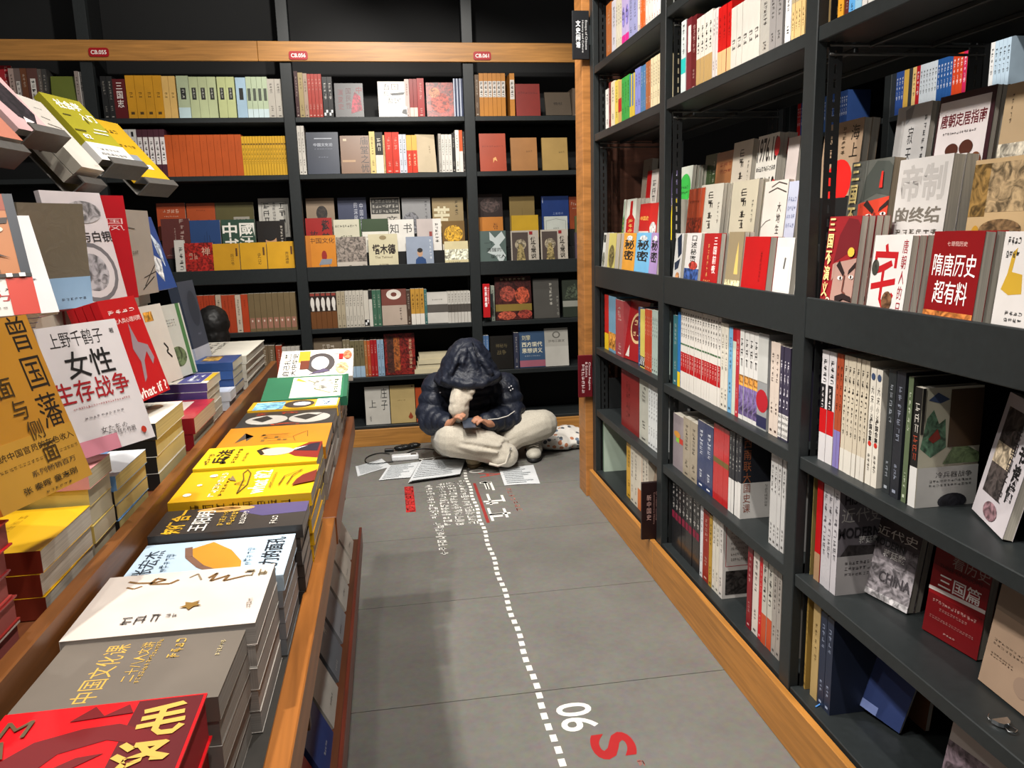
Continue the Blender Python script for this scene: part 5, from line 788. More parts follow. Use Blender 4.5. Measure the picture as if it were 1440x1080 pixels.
# ---- third tier: a layer of lying books with covers standing on it
Z3 = 1.2005
for i, (a, b, c, d_) in enumerate(((.95, 1.16, '3a3468', 'dark blue'), (1.17, 1.34, 'b07a7c', 'pink'), (1.35, 1.52, 'a03a3c', 'dull red'), (1.53, 1.70, 'b88a88', 'dusty pink'), (1.71, 1.9, '9a3a34', 'brick red'), (1.91, 2.1, '3f6a54', 'green'), (2.11, 2.3, '8a8478', 'grey'))):
    pile(-.652, a, b, Z3+.066, Z3, .17, 2, d_+' lying book under the standing covers of the third tier', d_+' lying book at the bottom of the third tier', c, None, page='c9bfae')
Z3 += .068
CHK = [('r', 0, .0, 1, 1, '1c1a18')]+[('r', i/12., (i % 2)*.5, (i+1)/12., (i % 2)*.5+.5, 'e8e4dc') for i in range(12)]
stand((-.618, 1.175, 1.292), (.834, .547, .0), (-.289, .332, .898), .132, .195, .018, 'book with a moustached painted face at the left edge', 'b0723c',
      [('r', 0, .3, 1, .86, 'a8693a'), ('r', 0, .86, 1, 1, '8a3a20'), ('r', .9, .3, 1, 1, '2c3038'), ('p', [(.55, .78), (.9, .8), (.88, .75), (.6, .74)], '2a1a10'), ('e', .72, .70, .11, .03, 'd8c8b0'), ('e', .74, .70, .04, .03, '201410'), ('p', [(.46, .7), (.58, .56), (.5, .52), (.42, .54)], '8a5028'), ('p', [(.36, .52), (.6, .54), (.84, .46), (.62, .5), (.4, .48)], '2a1810'), ('e', .56, .44, .16, .018, '8a4034'), ('e', .58, .36, .13, .06, '241810'), ('r', 0, .3, 1, .33, '1c1a18')]+[('r', i/8., .3, i/8.+.06, .33, 'e8e4dc') for i in range(8)], n=3, copies='blue-backed copy behind the painted face book', back='2c4a8c', spine='2c4a8c',
      band=(.3, 'd3ccc4', [t('伟绩，', .5, .75, .5, .2, '2a2622'), t('不民力', .45, .48, .6, .2, 'a8201c', 0, .02), ('g', 10, .4, .2, .6, .06, '4a4640', 0, 10, 2), ('r', .74, .0, 1, 1, 'b8301c')]))
stand((-.702, 1.462, 1.272), (.772, .625, .0), (-.369, .295, .881), .134, .198, .012, 'white book with small grey title beside the painted face', 'cfcccc', [t('颠思录', .6, .42, .34, .06, '3a3838'), ('g', 6, .6, .34, .5, .02, '6a6868', 0, 6), ('g', 3, .3, .08, .3, .02, '6a6868', 0, 3)])
stand((-.676, 1.612, 1.272), (.531, .847, .0), (.02, -.03, .997), .138, .205, .009, 'brown wrapped book with pale blue foot', '6d6454', [('g', 3, .8, .1, .1, .02, '4a4438', 0, 3)], n=4, copies='brown wrapped copy with pale blue foot', kind='wrap', page='9a8a64', band=(.3, '8fb0d0', [('g', 6, .7, .3, .4, .1, '4a5a70', 0, 6)]))
stand((-.642, 1.722, 1.270), (.402, .914, .0), (-.187, .016, .982), .162, .238, .012, 'white book with silver coin emblem and black title', 'c9c0c2',
      [('e', .52, .28, .42, .27, '6a666a'), ('e', .52, .28, .36, .23, 'c4bcbe'), ('e', .52, .28, .26, .17, '8a868a', 'art'), t('货币与白银', .55, .6, .9, .1, '2a2628', 0, .01), ('e', .62, .82, .3, .1, '8a8688', 'art')])
stand((-.700, 1.86, 1.270), (.729, .684, .0), (-.067, .046, .997), .16, .235, .008, 'tall red book behind the coin cover', 'a8101c', [t('国风', .82, .72, .26, .12, 'd8b0b0', 1)], n=3, copies='red copy behind the tall red book')
stand((-.605, 2.0, 1.270), (.124, .992, .0), (-.03, .004, 1.), .15, .205, .012, 'grey book with black ink grass strokes', 'a39a90', [('l', [(.5, .1), (.9, .3), (1, .34)], .003, '2a2624'), ('l', [(.4, .06), (.9, .2)], .003, '2a2624'), ('l', [(.5, .2), (1, .26)], .002, '2a2624'), ('l', [(.1, .8), (.4, .78)], .002, '4a4642'), ('g', 3, .3, .5, .2, .05, '5a5650', 0, 3)], n=3, copies='grey copy behind the ink grass book', page='d0c8bc')
stand((-.60, 2.19, 1.268), (.10, .995, .0), (-.25, .03, .97), .14, .2, .014, 'blue and white leafy book at the end of the third tier', '24488c', [('p', [(.2, .9), (.5, .7), (.3, .5), (.7, .4), (.5, .1), (.2, .3)], 'c9d0dc', 'art'), ('p', [(.6, .8), (.9, .6), (.8, .3), (.65, .5)], 'b0bccf', 'art')])
# ---- sloping holders on top
def holder(M, w, d_, label):
    o = thing('book_holder', label, 'book stand', M=M)
    bevel(MB().box(-.003, .0, -.012, .0, w-.01, d_, mat('55524e', .5, 'metal')).build('back_plate', o), .001)
    MB().box(0, .0, -.015, .045, w-.01, -.012, mat('4a4744', .5, 'metal')).build('ledge', o)
    MB().box(.045, .0, -.015, .048, w-.01, .006, mat('55524e', .5, 'metal')).build('lip', o)
def slope(LL, er, eu, W, H_, T, label, c, front, hl=None, n=1, copies=None, **k):
    stand(LL, er, eu, W, H_, T, label, c, front, n, copies, **k)
    if hl:
        er, eu = Vector(er).normalized(), Vector(eu); eu = (eu-er*eu.dot(er)).normalized(); nn = er.cross(eu)
        M = frame((0, 0, 0), nn, er, eu); M.translation = Vector(LL)-nn*(n*(T+.0015)+.0015)-eu*.0005
        holder(M, W+.01, H_*.75, hl)
slope((-.657, 2.066, 1.581), (.253, .958, .0), (-.657, .069, .75), .15, .212, .02, 'olive yellow book with white title lying on a sloping holder', '98901c',
      [t('社会学', .5, .87, .62, .14, 'eeeadc', 0, .03), t('入门', .74, .7, .4, .12, 'eeeadc', 0, .03), ('r', .1, .68, .3, .7, '4a4410'), ('r', .6, .5, .95, .52, 'd8d4c0'), ('r', .5, .44, .9, .46, 'd8d4c0'), t('82', .2, .36, .2, .07, 'eeeadc', 0, .02), ('r', .02, .44, .3, .46, '4a4410'), ('r', .6, .6, .63, .7, '4a4410')], 'dark sloping holder under the olive yellow book', page='8a8478',
      band=(.27, 'd2d0cc', [t('门第 数字世界', .45, .65, .6, .14, '5a5856'), t('超简单社会学', .5, .38, .7, .16, '5a5856')]))
slope((-.648, 1.899, 1.548), (.041, .999, .0), (-.614, .009, .789), .126, .196, .026, 'white book with faint script lying on a sloping holder', 'cdc6bc', [('g', 5, .5, .85, .3, .02, '6a645c', 0, 5), ('l', [(.3, .72), (.6, .7)], .002, '6a645c'), ('l', [(.3, .62), (.8, .6)], .002, '6a645c'), ('g', 3, .8, .06, .16, .02, '6a645c', 0, 3)], 'dark sloping holder under the white script book', n=2, copies='grey-spined copy under the white script book', spine='9a9488', sp=[('e', .5, .4, .2, .02, '3a2c1c'), ('g', 6, .5, .6, .3, .3, '5a5448', 1, 6)])
def slope_lr(px_, py_, Y, er, eu, W, *a, **k):
    e1 = Vector(er).normalized(); slope(at_y(px_, py_, Y)-e1*W, er, eu, W, *a, **k)
slope_lr(240, 262, 2.42, (.253, .958, .0), (-.657, .069, .75), .15, .21, .026, 'bright yellow book at the end of the sloping row', 'd0a41a', [('g', 4, .4, .8, .5, .08, '4a3408', 0, 4), ('r', .3, .3, .6, .4, '8a9098'), ('r', .5, .16, .75, .24, 'd8dce0'), ('g', 5, .5, .55, .6, .05, '5a4410', 0, 5)], 'dark sloping holder under the bright yellow book', page='c8ccd4')
slope_lr(80, 199, 1.87, (.15, .985, .0), (-.63, .1, .77), .13, .19, .016, 'black and pink photo book on a sloping holder', 'cda8a8', [('p', [(.1, 1), (.75, 1), (.95, .3), (.7, .12), (.35, .2), (.15, .6)], '241c20', 'art'), ('p', [(.4, .1), (.7, .16), (.5, .22)], 'e0d4d4')], 'dark sloping holder under the photo book')
slope_lr(34, 208, 1.71, (.1, .99, .0), (-.63, .1, .77), .13, .19, .02, 'salmon book at the left edge of the sloping row', 'c07a64', [('g', 5, .5, .8, .5, .05, '5a2c1c', 0, 5), ('r', 0, .7, 1, 1, 'd0ccd8')], 'dark sloping holder under the salmon book', n=2, copies='salmon copy at the left edge of the sloping row', spine='b8705c', sp=[('g', 6, .5, .5, .3, .4, '4a2014', 1, 6)])
# ---- lower rack: covers leaning outwards below the rail, seen almost edge-on
for i, (y0, c, d_) in enumerate(((.72, 'c8bfb0', 'ivory'), (.90, '7a1a1c', 'dark red'), (1.08, 'd0c4b8', 'white'), (1.27, '9a1c20', 'crimson'), (1.46, '2c3a6a', 'dark blue'), (1.64, 'a8a49c', 'grey'), (1.83, '6a6e74', 'slate'), (2.02, '8a8c90', 'pale slate'), (2.21, 'b8b4ac', 'light grey'), (2.40, 'cfc8bc', 'cream'), (2.59, 'c4bcb0', 'pale cream'))):
    lean = Vector((-.42, 0, .907)); n_ = 2 if i != 4 else 3
    for k in range(n_):
        nn = Vector((.907, 0, .42)); M = frame((0, 0, 0), nn, (0, 1, 0), lean); M.translation = Vector((-.178, y0, .3075))-nn*(.018*(k+1))
        if k == 0: r0 = book(M, .0165, .24, .165, uniq(d_+' book leaning in the low rack under the table rail'), c, front=auto_front(c, random.Random(i)))
        else: dup(r0, M, d_+' copy behind its twin in the low rack', d_+' copies in the low rack')

# ================================================================== near bay: books lying askew
stand((1.127, 1.666, .4905), (.219, -.971, 0), (.187, -.055, .981), .131, .193, .02, 'black and white photo book leaning askew, second-lowest shelf, near right bay', '4a4448',
      [('r', 0, 0, 1, .5, '8a8488', 'art'), ('r', 0, .5, 1, .74, '6a6468', 'art'), ('r', 0, .8, 1, 1, '3a3234'), t('近代史', .5, .86, .9, .12, 'c9c4bc'), ('t', 'MODERN', .36, .72, .7, .1, '2a2a2e', 0, .03), t('蒋廷黻', .52, .6, .5, .1, 'e8e6e2', 0, .02), ('t', 'CHINA', .62, .3, .7, .14, '4a464a', 0, .02), ('r', 0, 0, 1, .08, 'b8b4b6', 'art')], n=2, copies='copy behind the leaning photo book, second-lowest shelf, near right bay')
stand((1.145, 1.471, .4905), (.147, -.978, 0), (.138, -.125, .983), .144, .205, .022, 'red history book with white stripe leaning, second-lowest shelf, near right bay', '6a0d12',
      [('r', 0, .44, 1, .76, '8a0f16'), t('看历史', .66, .87, .66, .13, '8f7a74'), ('t', 'THREE KINGDOMS', .5, .77, .76, .05, '3a0a0c'), t('三国篇', .52, .62, .74, .16, 'e8e0dc', 0, .01), ('p', [(0, .48), (1, .5), (1, .54), (0, .52)], 'd8ccc8'), ('g', 14, .5, .38, .78, .04, 'b08a84', 0, 14), ('g', 10, .5, .31, .5, .03, 'a88480', 0, 10, 2), ('g', 16, .5, .2, .8, .03, 'a88480', 0, 16, 2), ('g', 4, .5, .08, .2, .02, 'c0a09a', 0, 4)])
stand((1.12, 1.268, .4905), (-.05, -1, 0), (.16, .02, .98), .15, .22, .02, 'tan book at the right edge, second-lowest shelf, near right bay', 'a88e78', [('g', 12, .5, .42, .8, .06, '4a3c30', 0, 12, 2), ('g', 8, .3, .3, .4, .04, '4a3c30', 0, 8, 2), ('r', 0, .7, 1, 1, '8a7664'), ('e', .7, .2, .14, .09, '9a8270')])
stand((1.150, 1.36, .8135), (-.37, -.927, 0), (.211, -.014, .977), .165, .25, .018, 'white book with bold black vertical title leaning open, under-lip shelf', 'c9c2c6',
      [('r', .12, .2, .62, .9, '4a4240', 'art'), ('r', .12, .45, .6, .62, 'b8a890', 'art'), t('一本书读懂', .82, .6, .2, .72, '1c1a1c', 1, .04), t('民国日子史', .6, .5, .14, .6, '2a2628', 1), ('e', .5, .1, .2, .07, '8a6a70', 'art')])
stand((1.15, 1.215, .8125), (.2, -.98, 0), (.25, 0, .97), .15, .21, .05, 'thick white and grey book at the right edge, under-lip shelf', 'c4bdbb', [('r', 0, 0, .2, 1, '6a6668')], page='8a8472')
stand((1.126, 1.68, .181), (.296, -.866, -.1), (.35, -.2, .91), .135, .19, .008, 'limp blue paperback leaning on the bottom shelf, near right bay', '2c3a66', [('r', 0, .0, .5, .12, '7a8ac0')])
stand((1.23, 1.69, .1655), (.05, -1, 0), (.1, 0, .995), .14, .22, .012, 'brown card-backed book behind the blue paperback', '6a4428', [('r', 0, .4, 1, .42, '7a5434')])
stand((1.12, 1.355, .1655), (.15, -.98, 0), (.2, -.05, .98), .16, .23, .02, 'pale book with black and white crowd picture at the bottom right corner', 'b0a6a0', [('r', 0, 0, 1, .55, '6a5c64', 'art'), ('r', 0, .86, 1, 1, '8f8884'), ('e', .5, .93, .1, .04, 'a01c20'), ('e', .85, .9, .1, .04, 'a01c20')])
# blue ribbon of the navy book
rbk = thing('ribbon_marker', 'thin blue ribbon marker lying on the bottom shelf, near right bay', 'ribbon', (0, 0, 0))
a_ = at_z(1147, 994, RZ[0]+.002); b_ = at_z(1164, 986, RZ[0]+.002)
MB().tube([a_, (a_+b_)/2+Vector((0, 0, .002)), b_], .002, mat('3a7ac0', .5), 6).build('ribbon', rbk, True); MB().ell(tuple(b_), (.003, .003, .003), mat('3a7ac0', .5)).build('knot', rbk, True)
# binder clip
c_ = at_z(1412, 1022, RZ[1]+.001); bc = thing('binder_clip', 'small shiny metal clip lying on the second-lowest shelf edge', 'clip', c_)
CH = mat('c8ccd0', .2, 'chrome')
MB().prism([(-.016, .012), (.016, .012), (.012, .0), (.006, -.006), (-.006, -.006), (-.012, 0)], .002, .010, CH).build('body', bc)
MB().tube([(-.005, -.006, .006), (-.009, -.02, .005), (0, -.026, .005), (.009, -.02, .005), (.005, -.006, .006)], .0014, CH, 8).build('wire_loop', bc, True)
MB().tube([(-.016, .012, .006), (-.018, .02, .008), (-.01, .026, .01)], .0012, CH, 8).build('wire_arm', bc, True)
# ================================================================== bookcase of the next aisle, seen through the open rack
XF = 2.75
fb = thing('bookcase', 'dark bookcase of the next aisle seen through the open rack', 'bookcase', (XF, 3, 0))
def fpart(name, x0, y0, z0, x1, y1, z1, m=DARK): return bevel(MB().box(x0-XF, y0-3, z0, x1-XF, y1-3, z1, m).build(name, fb), .002)
for y in (1.9, 3.0, 4.1, 5.2): fpart('upright', XF, y, 0, XF+.05, y+.06, 2.9)
fpart('back_panel', XF+.32, 1.9, 0, XF+.33, 5.26, 2.9, BLACK)
for z in (.25, .6, .95, 1.3, 1.63, 1.955, 2.29):
    for y in (1.96, 3.06, 4.16): fpart('shelf_board', XF, y, z-.03, XF+.315, y+1.04, z)
def far_row(z, ys, items, where):
    y = ys
    for k, (n, tt, h, c, d_, sp) in enumerate(items):
        lab = uniq(d_+', next-aisle bookcase, '+where); r0 = None
        for i in range(n):
            y -= tt; M = frame((XF+.03, y+tt, z+.0005), (0, -1, 0), (1, 0, 0), (0, 0, 1))
            if r0 is None: r0 = book(M, tt-.0012, h, .15, lab, c, sp=sp, group=lab if n > 1 else None)
            else: dup(r0, M)
W_ = [('g', 5, .5, .6, .5, .5, 'e8e8ec', 1, 5)]; K_ = [('g', 5, .5, .6, .5, .5, '2a2a2a', 1, 5)]
far_row(1.955, 5.15, [(2, .022, .23, 'b01c1c', 'red spine', W_), (4, .022, .23, '2c4a8c', 'blue spine', W_), (3, .024, .22, 'a8a298', 'grey spine', K_), (10, .021, .22, '34507f', 'slate blue spine', W_), (8, .022, .22, '2a4478', 'navy spine', W_)], 'far part')
far_row(1.955, 4.10, [(3, .022, .23, '2c4a8c', 'dark blue spine', W_), (1, .04, .23, 'c9a24a', 'ochre spine', None), (1, .03, .24, '34363a', 'charcoal spine', None), (1, .03, .23, 'd8b878', 'tan spine', K_), (1, .03, .235, 'a81c24', 'crimson spine', W_), (6, .022, .23, 'c4ccd4', 'white-blue spine', K_), (5, .022, .235, '24508c', 'bright blue spine', W_), (3, .024, .24, 'c0401f', 'orange-red spine', W_), (1, .026, .24, 'b82050', 'magenta spine', W_), (2, .024, .235, 'd8c81c', 'yellow spine', K_), (2, .024, .235, '24282c', 'black spine', W_), (1, .024, .235, '2c8a6c', 'green spine', W_), (2, .026, .235, 'd0d0d0', 'white spine', K_), (4, .024, .23, 'a8bccc', 'pale blue spine', K_)], 'middle part')
far_row(1.955, 2.98, [(5, .024, .23, 'b0c0cc', 'icy blue spine', K_), (4, .024, .23, 'c8c4bc', 'off-white spine', K_)], 'near part')
# ================================================================== painted floor marks
def fmark(items, x0, x1, y0, y1, name):
    """print on the floor; text runs towards the viewer with its head to the right. y0 = far start"""
    mb = MB(); put_print(mb, items, abs(y0-y1), abs(x1-x0), frame((x0, y0, .0004), (0, -1, 0), (1, 0, 0), (0, 0, 1)), lay=.0002, rough=.6); return mb.build(name, fl)
WP, RP_ = 'd8d6d0', '9c1a1c'
dm = None
y = 1.46; k = 0
while y < 4.52:
    if dm is None: dm = MB().box(-.0095, -.0155, .0002, .0095, .0155, .0008, mat(WP, .6)).mesh('painted_dash')
    link('painted_dash', dm, fl, Matrix.Translation((.383+.004*math.sin(k), y, 0))); y += .0525; k += 1
fmark([('t', '10', .5, .5, 1, 1, WP, 0, .02)], .408, .502, 4.55, 4.44, 'painted_number')
fmark([('t', '06', .5, .5, 1, 1, WP, 0, .015)], .418, .525, 2.085, 1.95, 'painted_number')
fmark([('t', 'S', .5, .5, 1, 1, RP_, 0, .03)], .478, .60, 1.925, 1.815, 'painted_letter')
fmark([('t', 'A', .5, .5, 1, 1, 'a8453c', 0, -.0)], .46, .60, 4.43, 4.345, 'painted_letter')
fmark([('g', 3, .5, .5, 1, 1, WP, 0, 7)], .43, .545, 4.27, 3.64, 'painted_heading')
fmark([('r', 0, 0, 1, 1, '8a2a26')], .408, .424, 4.25, 3.62, 'painted_rule')
fmark([('g', 7, .5, .5, 1, 1, '97655c', 0, 9)], .575, .61, 4.12, 3.75, 'painted_small_print')
for i, (xa, ya, yb, n) in enumerate(((.318, 4.32, 3.62, 16), (.256, 4.30, 3.62, 15), (.198, 4.29, 3.63, 15), (.136, 4.28, 3.74, 12), (.150, 3.68, 3.28, 9))):
    fmark([('g', n, .5, .5, 1, 1, WP, 0, 20+i)], xa, xa+.05, ya, yb, 'painted_text_line')
fmark([('r', 0, 0, 1, 1, '9a1516', 'art'), ('g', 8, .5, .5, .9, .8, 'b03a34', 0, 8)], .022, .072, 4.28, 3.86, 'painted_red_block')
fmark([('g', 2, .5, .5, 1, 1, WP, 0, 12)], .46, .53, 1.785, 1.62, 'painted_heading')
fmark([('g', 3, .5, .5, 1, 1, '9c5a54', 0, 13)], .575, .60, 1.80, 1.70, 'painted_small_print')
# ================================================================== things on the floor around the reader
def sheet(pts, label, z=.001, th=.0012, c='c9ccce', n=1, lines=9, name='paper_sheet', cat='paper'):
    P = [at_z(x, y, z) for x, y in pts]; o = P[3]; er = (P[2]-P[3]); eu = (P[0]-P[3]); W, H_ = er.length, eu.length
    q = thing(name, label, cat, (o.x, o.y, 0))
    for k in range(n):
        mb = MB(); g = 6; m = mat(c, .7); vs = []; fs = []; rd = random.Random(len(label)+k)
        for j in range(g+1):
            for i in range(g+1):
                a, b = i/g, j/g; p = P[3]*(1-a)*(1-b)+P[2]*a*(1-b)+P[1]*a*b+P[0]*(1-a)*b-Vector((o.x, o.y, 0))
                lift = .004*math.sin(3*a+2*b+k)**2*(abs(a-.5)+abs(b-.5)); vs.append((p.x+.004*k, p.y-.003*k, z+k*th+lift+.0004))
        fs = [(j*(g+1)+i, j*(g+1)+i+1, (j+1)*(g+1)+i+1, (j+1)*(g+1)+i) for j in range(g) for i in range(g)]
        nv = len(vs); vs += [(v[0], v[1], v[2]-.0005) for v in vs]; fs += [tuple(nv+a for a in f[::-1]) for f in fs]
        mb.add(vs, fs, m).build('sheet', q, True)
    e1, e2 = er.normalized(), eu.normalized(); rd = random.Random(len(label)); mb = MB(); I = 'aab0b4'
    zz_ = z+n*th+.0052
    for k in range(lines):
        y_ = .9-.82*k/max(1, lines-1); wv = rd.uniform(.5, .85)
        a, b, c2, d_ = [(P[3]-Vector((o.x, o.y, 0)))*(1-u)*(1-v)+(P[2]-Vector((o.x, o.y, 0)))*u*(1-v)+(P[1]-Vector((o.x, o.y, 0)))*u*v+(P[0]-Vector((o.x, o.y, 0)))*(1-u)*v for u, v in ((.08, y_), (.08+wv, y_), (.08+wv, y_+.03), (.08, y_+.03))]
        mb.poly([(p.x, p.y, zz_) for p in (a, b, c2, d_)], mat(I, .7))
    mb.build('print', q)
    return q
sheet([(500, 656.5), (537, 646), (551, 656), (503, 670)], 'white sheet with faint lines nearest the display table')
sheet([(547, 655), (590, 650), (577, 671.5), (532.5, 675.5)], 'white worksheet overlapping the sheet nearest the display table', z=.004)
sheet([(590, 650), (651, 648), (643, 669), (574, 679)], 'stack of worksheets with a curled top beside the dashed line', z=.007, n=5, th=.003, name='worksheet_stack')
sheet([(701, 659), (750, 654.5), (759.5, 680), (709.5, 682.5)], 'single white worksheet right of the seated reader')
pc = at_z(570, 633, 0); po = thing('power_adapter', 'black cable pouch and plug lying on the floor by the plinth', 'charger', (pc.x, pc.y, 0))
BK = mat('121314', .35, 'puffer')
mb = MB(); 
for k in range(4): mb.ell((-.03+.03*k, .012*k, .018+.003*(k % 2)), (.045, .026, .017), BK)
mb.build('pouch', po, True); bevel(MB().box(-.135, -.03, .002, -.075, .0, .022, mat('1a1b1c', .4)).build('plug', po), .004)
q0 = at_z(548, 638, .008)-Vector((pc.x, pc.y, 0)); cb = [(q0.x, q0.y, .008)]+[tuple((at_z(x, y, .006)-Vector((pc.x, pc.y, 0)))) for x, y in ((535, 637), (522, 640), (514, 645), (516, 651), (528, 652), (545, 650), (553, 649))]
MB().tube(smooth_pts(cb), .0035, mat('17181a', .5), 8).build('black_cable', po, True)
cb = [tuple((at_z(x, y, .006)-Vector((pc.x, pc.y, 0)))) for x, y in ((572, 637), (585, 632), (600, 631), (618, 634), (630, 640))]
MB().tube(smooth_pts(cb), .0035, mat('17181a', .5), 8).build('black_cable', po, True)
pk = at_z(570, 646.5, 0); pw = thing('power_bank', 'white power bank with white charging cable on the floor', 'power bank', M=Matrix.Translation((pk.x, pk.y, .001)) @ Matrix.Rotation(math.radians(2), 4, 'Z'))
bevel(MB().box(-.085, -.03, .0, .085, .03, .034, mat('d3d4d6', .35)).build('case', pw), .009, 3)
MB().box(.035, -.018, .0342, .07, .012, .035, mat('16181c', .2)).build('display', pw)
Mi = pw.matrix_basis.inverted()
cb = [Mi @ at_z(x, y, .012) for x, y in ((589, 646), (600, 645), (615, 643), (626, 641))]+[Mi @ at_y(631, 634, 4.62), Mi @ at_y(628, 622, 4.6), Mi @ at_y(622, 610, 4.6)]
MB().tube(smooth_pts(cb), .0032, mat('d8d6d0', .5), 8).build('charging_cable', pw, True)
cb = [Mi @ at_z(x, y, .01) for x, y in ((589, 645), (603, 650), (612, 644), (600, 652))]
MB().tube(smooth_pts(cb), .0028, mat('d8d6d0', .5), 8).build('charging_cable', pw, True)
# patterned bag lying behind the shoe
bg_c = at_z(787, 634, 0)
bagm = mat('c9c4bc', .7, 'cloth').copy(); bagm.name = 'mat_spotted_cloth'
nt = bagm.node_tree; b_ = nt.nodes['Principled BSDF']; vo = nt.nodes.new('ShaderNodeTexVoronoi'); vo.inputs['Scale'].default_value = 26
tc_ = nt.nodes.new('ShaderNodeTexCoord'); nt.links.new(tc_.outputs['Object'], vo.inputs['Vector'])
r1 = nt.nodes.new('ShaderNodeValToRGB'); r1.color_ramp.interpolation = 'CONSTANT'; r1.color_ramp.elements[0].position = 0; r1.color_ramp.elements[0].color = (0, 0, 0, 1); r1.color_ramp.elements[1].position = .36; r1.color_ramp.elements[1].color = (1, 1, 1, 1)
r2 = nt.nodes.new('ShaderNodeValToRGB'); r2.color_ramp.interpolation = 'CONSTANT'; r2.color_ramp.elements[0].color = lin('3a4048')+(1,)
for pos, cc in ((.35, 'a86a48'), (.6, '5a6a7c'), (.8, 'c9c4bc')): e_ = r2.color_ramp.elements.new(pos); e_.color = lin(cc)+(1,)
r2.color_ramp.elements[-1].color = lin('c9c4bc')+(1,)
nt.links.new(vo.outputs['Distance'], r1.inputs[0]); nt.links.new(vo.outputs['Color'], r2.inputs[0])
mx = nt.nodes.new('ShaderNodeMix'); mx.data_type = 'RGBA'; nt.links.new(r1.outputs[0], mx.inputs[0]); nt.links.new(r2.outputs[0], mx.inputs[6]); mx.inputs[7].default_value = lin('cfcac2')+(1,); nt.links.new(mx.outputs[2], b_.inputs['Base Color'])

# ================================================================== people
def remesh(name, mb, parent, m, vox=.009, sm=4, disp=None):
    me = mb.mesh('tmp'); o = bpy.data.objects.new('tmp', me); COL.objects.link(o)
    r = o.modifiers.new('r', 'REMESH'); r.mode = 'VOXEL'; r.voxel_size = vox; r.use_smooth_shade = True
    if sm: s = o.modifiers.new('s', 'SMOOTH'); s.factor = .5; s.iterations = sm
    if disp:
        tx = bpy.data.textures.new('fold', 'CLOUDS'); tx.noise_scale = disp[1]; tx.noise_depth = 1
        d = o.modifiers.new('d', 'DISPLACE'); d.texture = tx; d.strength = disp[0]; d.mid_level = .5; d.texture_coords = 'LOCAL'
    dg = bpy.context.evaluated_depsgraph_get(); m2 = bpy.data.meshes.new_from_object(o.evaluated_get(dg))
    bpy.data.objects.remove(o); bpy.data.meshes.remove(me)
    m2.materials.clear(); m2.materials.append(m); m2.polygons.foreach_set('material_index', [0]*len(m2.polygons)); m2.polygons.foreach_set('use_smooth', [True]*len(m2.polygons))
    m2.name = name
    return link(name, m2, parent)
XM = mat('888888')
def cap(mb, P, R):
    """tapered chain with round joints"""
    P = [Vector(p) for p in P]; mb.tube(P, R, XM, 12)
    for p, r in zip(P, R): mb.ell(tuple(p), (r, r, r), XM, None, 12, 8)
def chain(mb, a, b, r0, r1, n, squash=.8):
    """row of puffs along a limb (quilted jacket)"""
    a, b = Vector(a), Vector(b); d = (b-a); L_ = d.length; q = d.to_track_quat('Z', 'Y').to_matrix().to_4x4()
    for k in range(n):
        u = (k+.5)/n; r = r0+(r1-r0)*u; mb.ell((0, 0, 0), (r, r, L_/n*squash), XM, Matrix.Translation(a+d*u) @ q, 14, 8)
J = lambda x, y, Y: at_y(x, y, Y)
pel = Vector((.40, 4.86, .13)); chest = Vector((.42, 4.82, .40)); neck = J(660, 535, 4.72); head = J(659, 517, 4.60)
shL, shR = J(617, 545, 4.78), J(708, 545, 4.78); elL, elR = J(605, 590, 4.70), J(719, 586, 4.70); wrL, wrR = J(630, 596, 4.52), J(684, 594, 4.52)
hiL, hiR = Vector((.33, 4.80, .13)), Vector((.50, 4.80, .13))
knL, knR = J(637, 618, 4.50), J(762, 597, 4.66); anL, anR = J(722, 641, 4.55), J(676, 650, 4.66)
anL.z = max(anL.z, .06); anR.z = max(anR.z, .05)
pr = thing('person', 'person in dark hooded puffer jacket and cream trousers sitting cross-legged with a phone', 'person', (.42, 4.75, 0))
off = Matrix.Translation((-.42, -4.75, 0)); OFF = Vector((.42, 4.75, 0))
def L_(v): return Vector(v)-OFF
# body: one continuous skin surface, hands with five fingers
bd = MB()
cap(bd, [L_(pel), L_(chest), L_(neck)], [.12, .12, .05]); cap(bd, [L_(neck), L_(head)], [.055, .06]); bd.ell(tuple(L_(head)), (.078, .095, .105), XM)
hd_ = L_(head); bd.ell((hd_.x, hd_.y-.09, hd_.z-.03), (.014, .022, .02), XM); bd.ell((hd_.x-.078, hd_.y, hd_.z-.01), (.012, .02, .03), XM); bd.ell((hd_.x+.078, hd_.y, hd_.z-.01), (.012, .02, .03), XM)
for s_, e_, w_ in ((shL, elL, wrL), (shR, elR, wrR)): cap(bd, [L_(chest)+Vector((0, 0, .06)), L_(s_)*.85+L_(chest)*.15, L_(e_), L_(w_)], [.07, .05, .042, .03])
for h_, k_, a_ in ((hiL, knL, anL), (hiR, knR, anR)): cap(bd, [L_(pel), L_(h_), L_(k_), L_(a_)], [.11, .09, .06, .03])
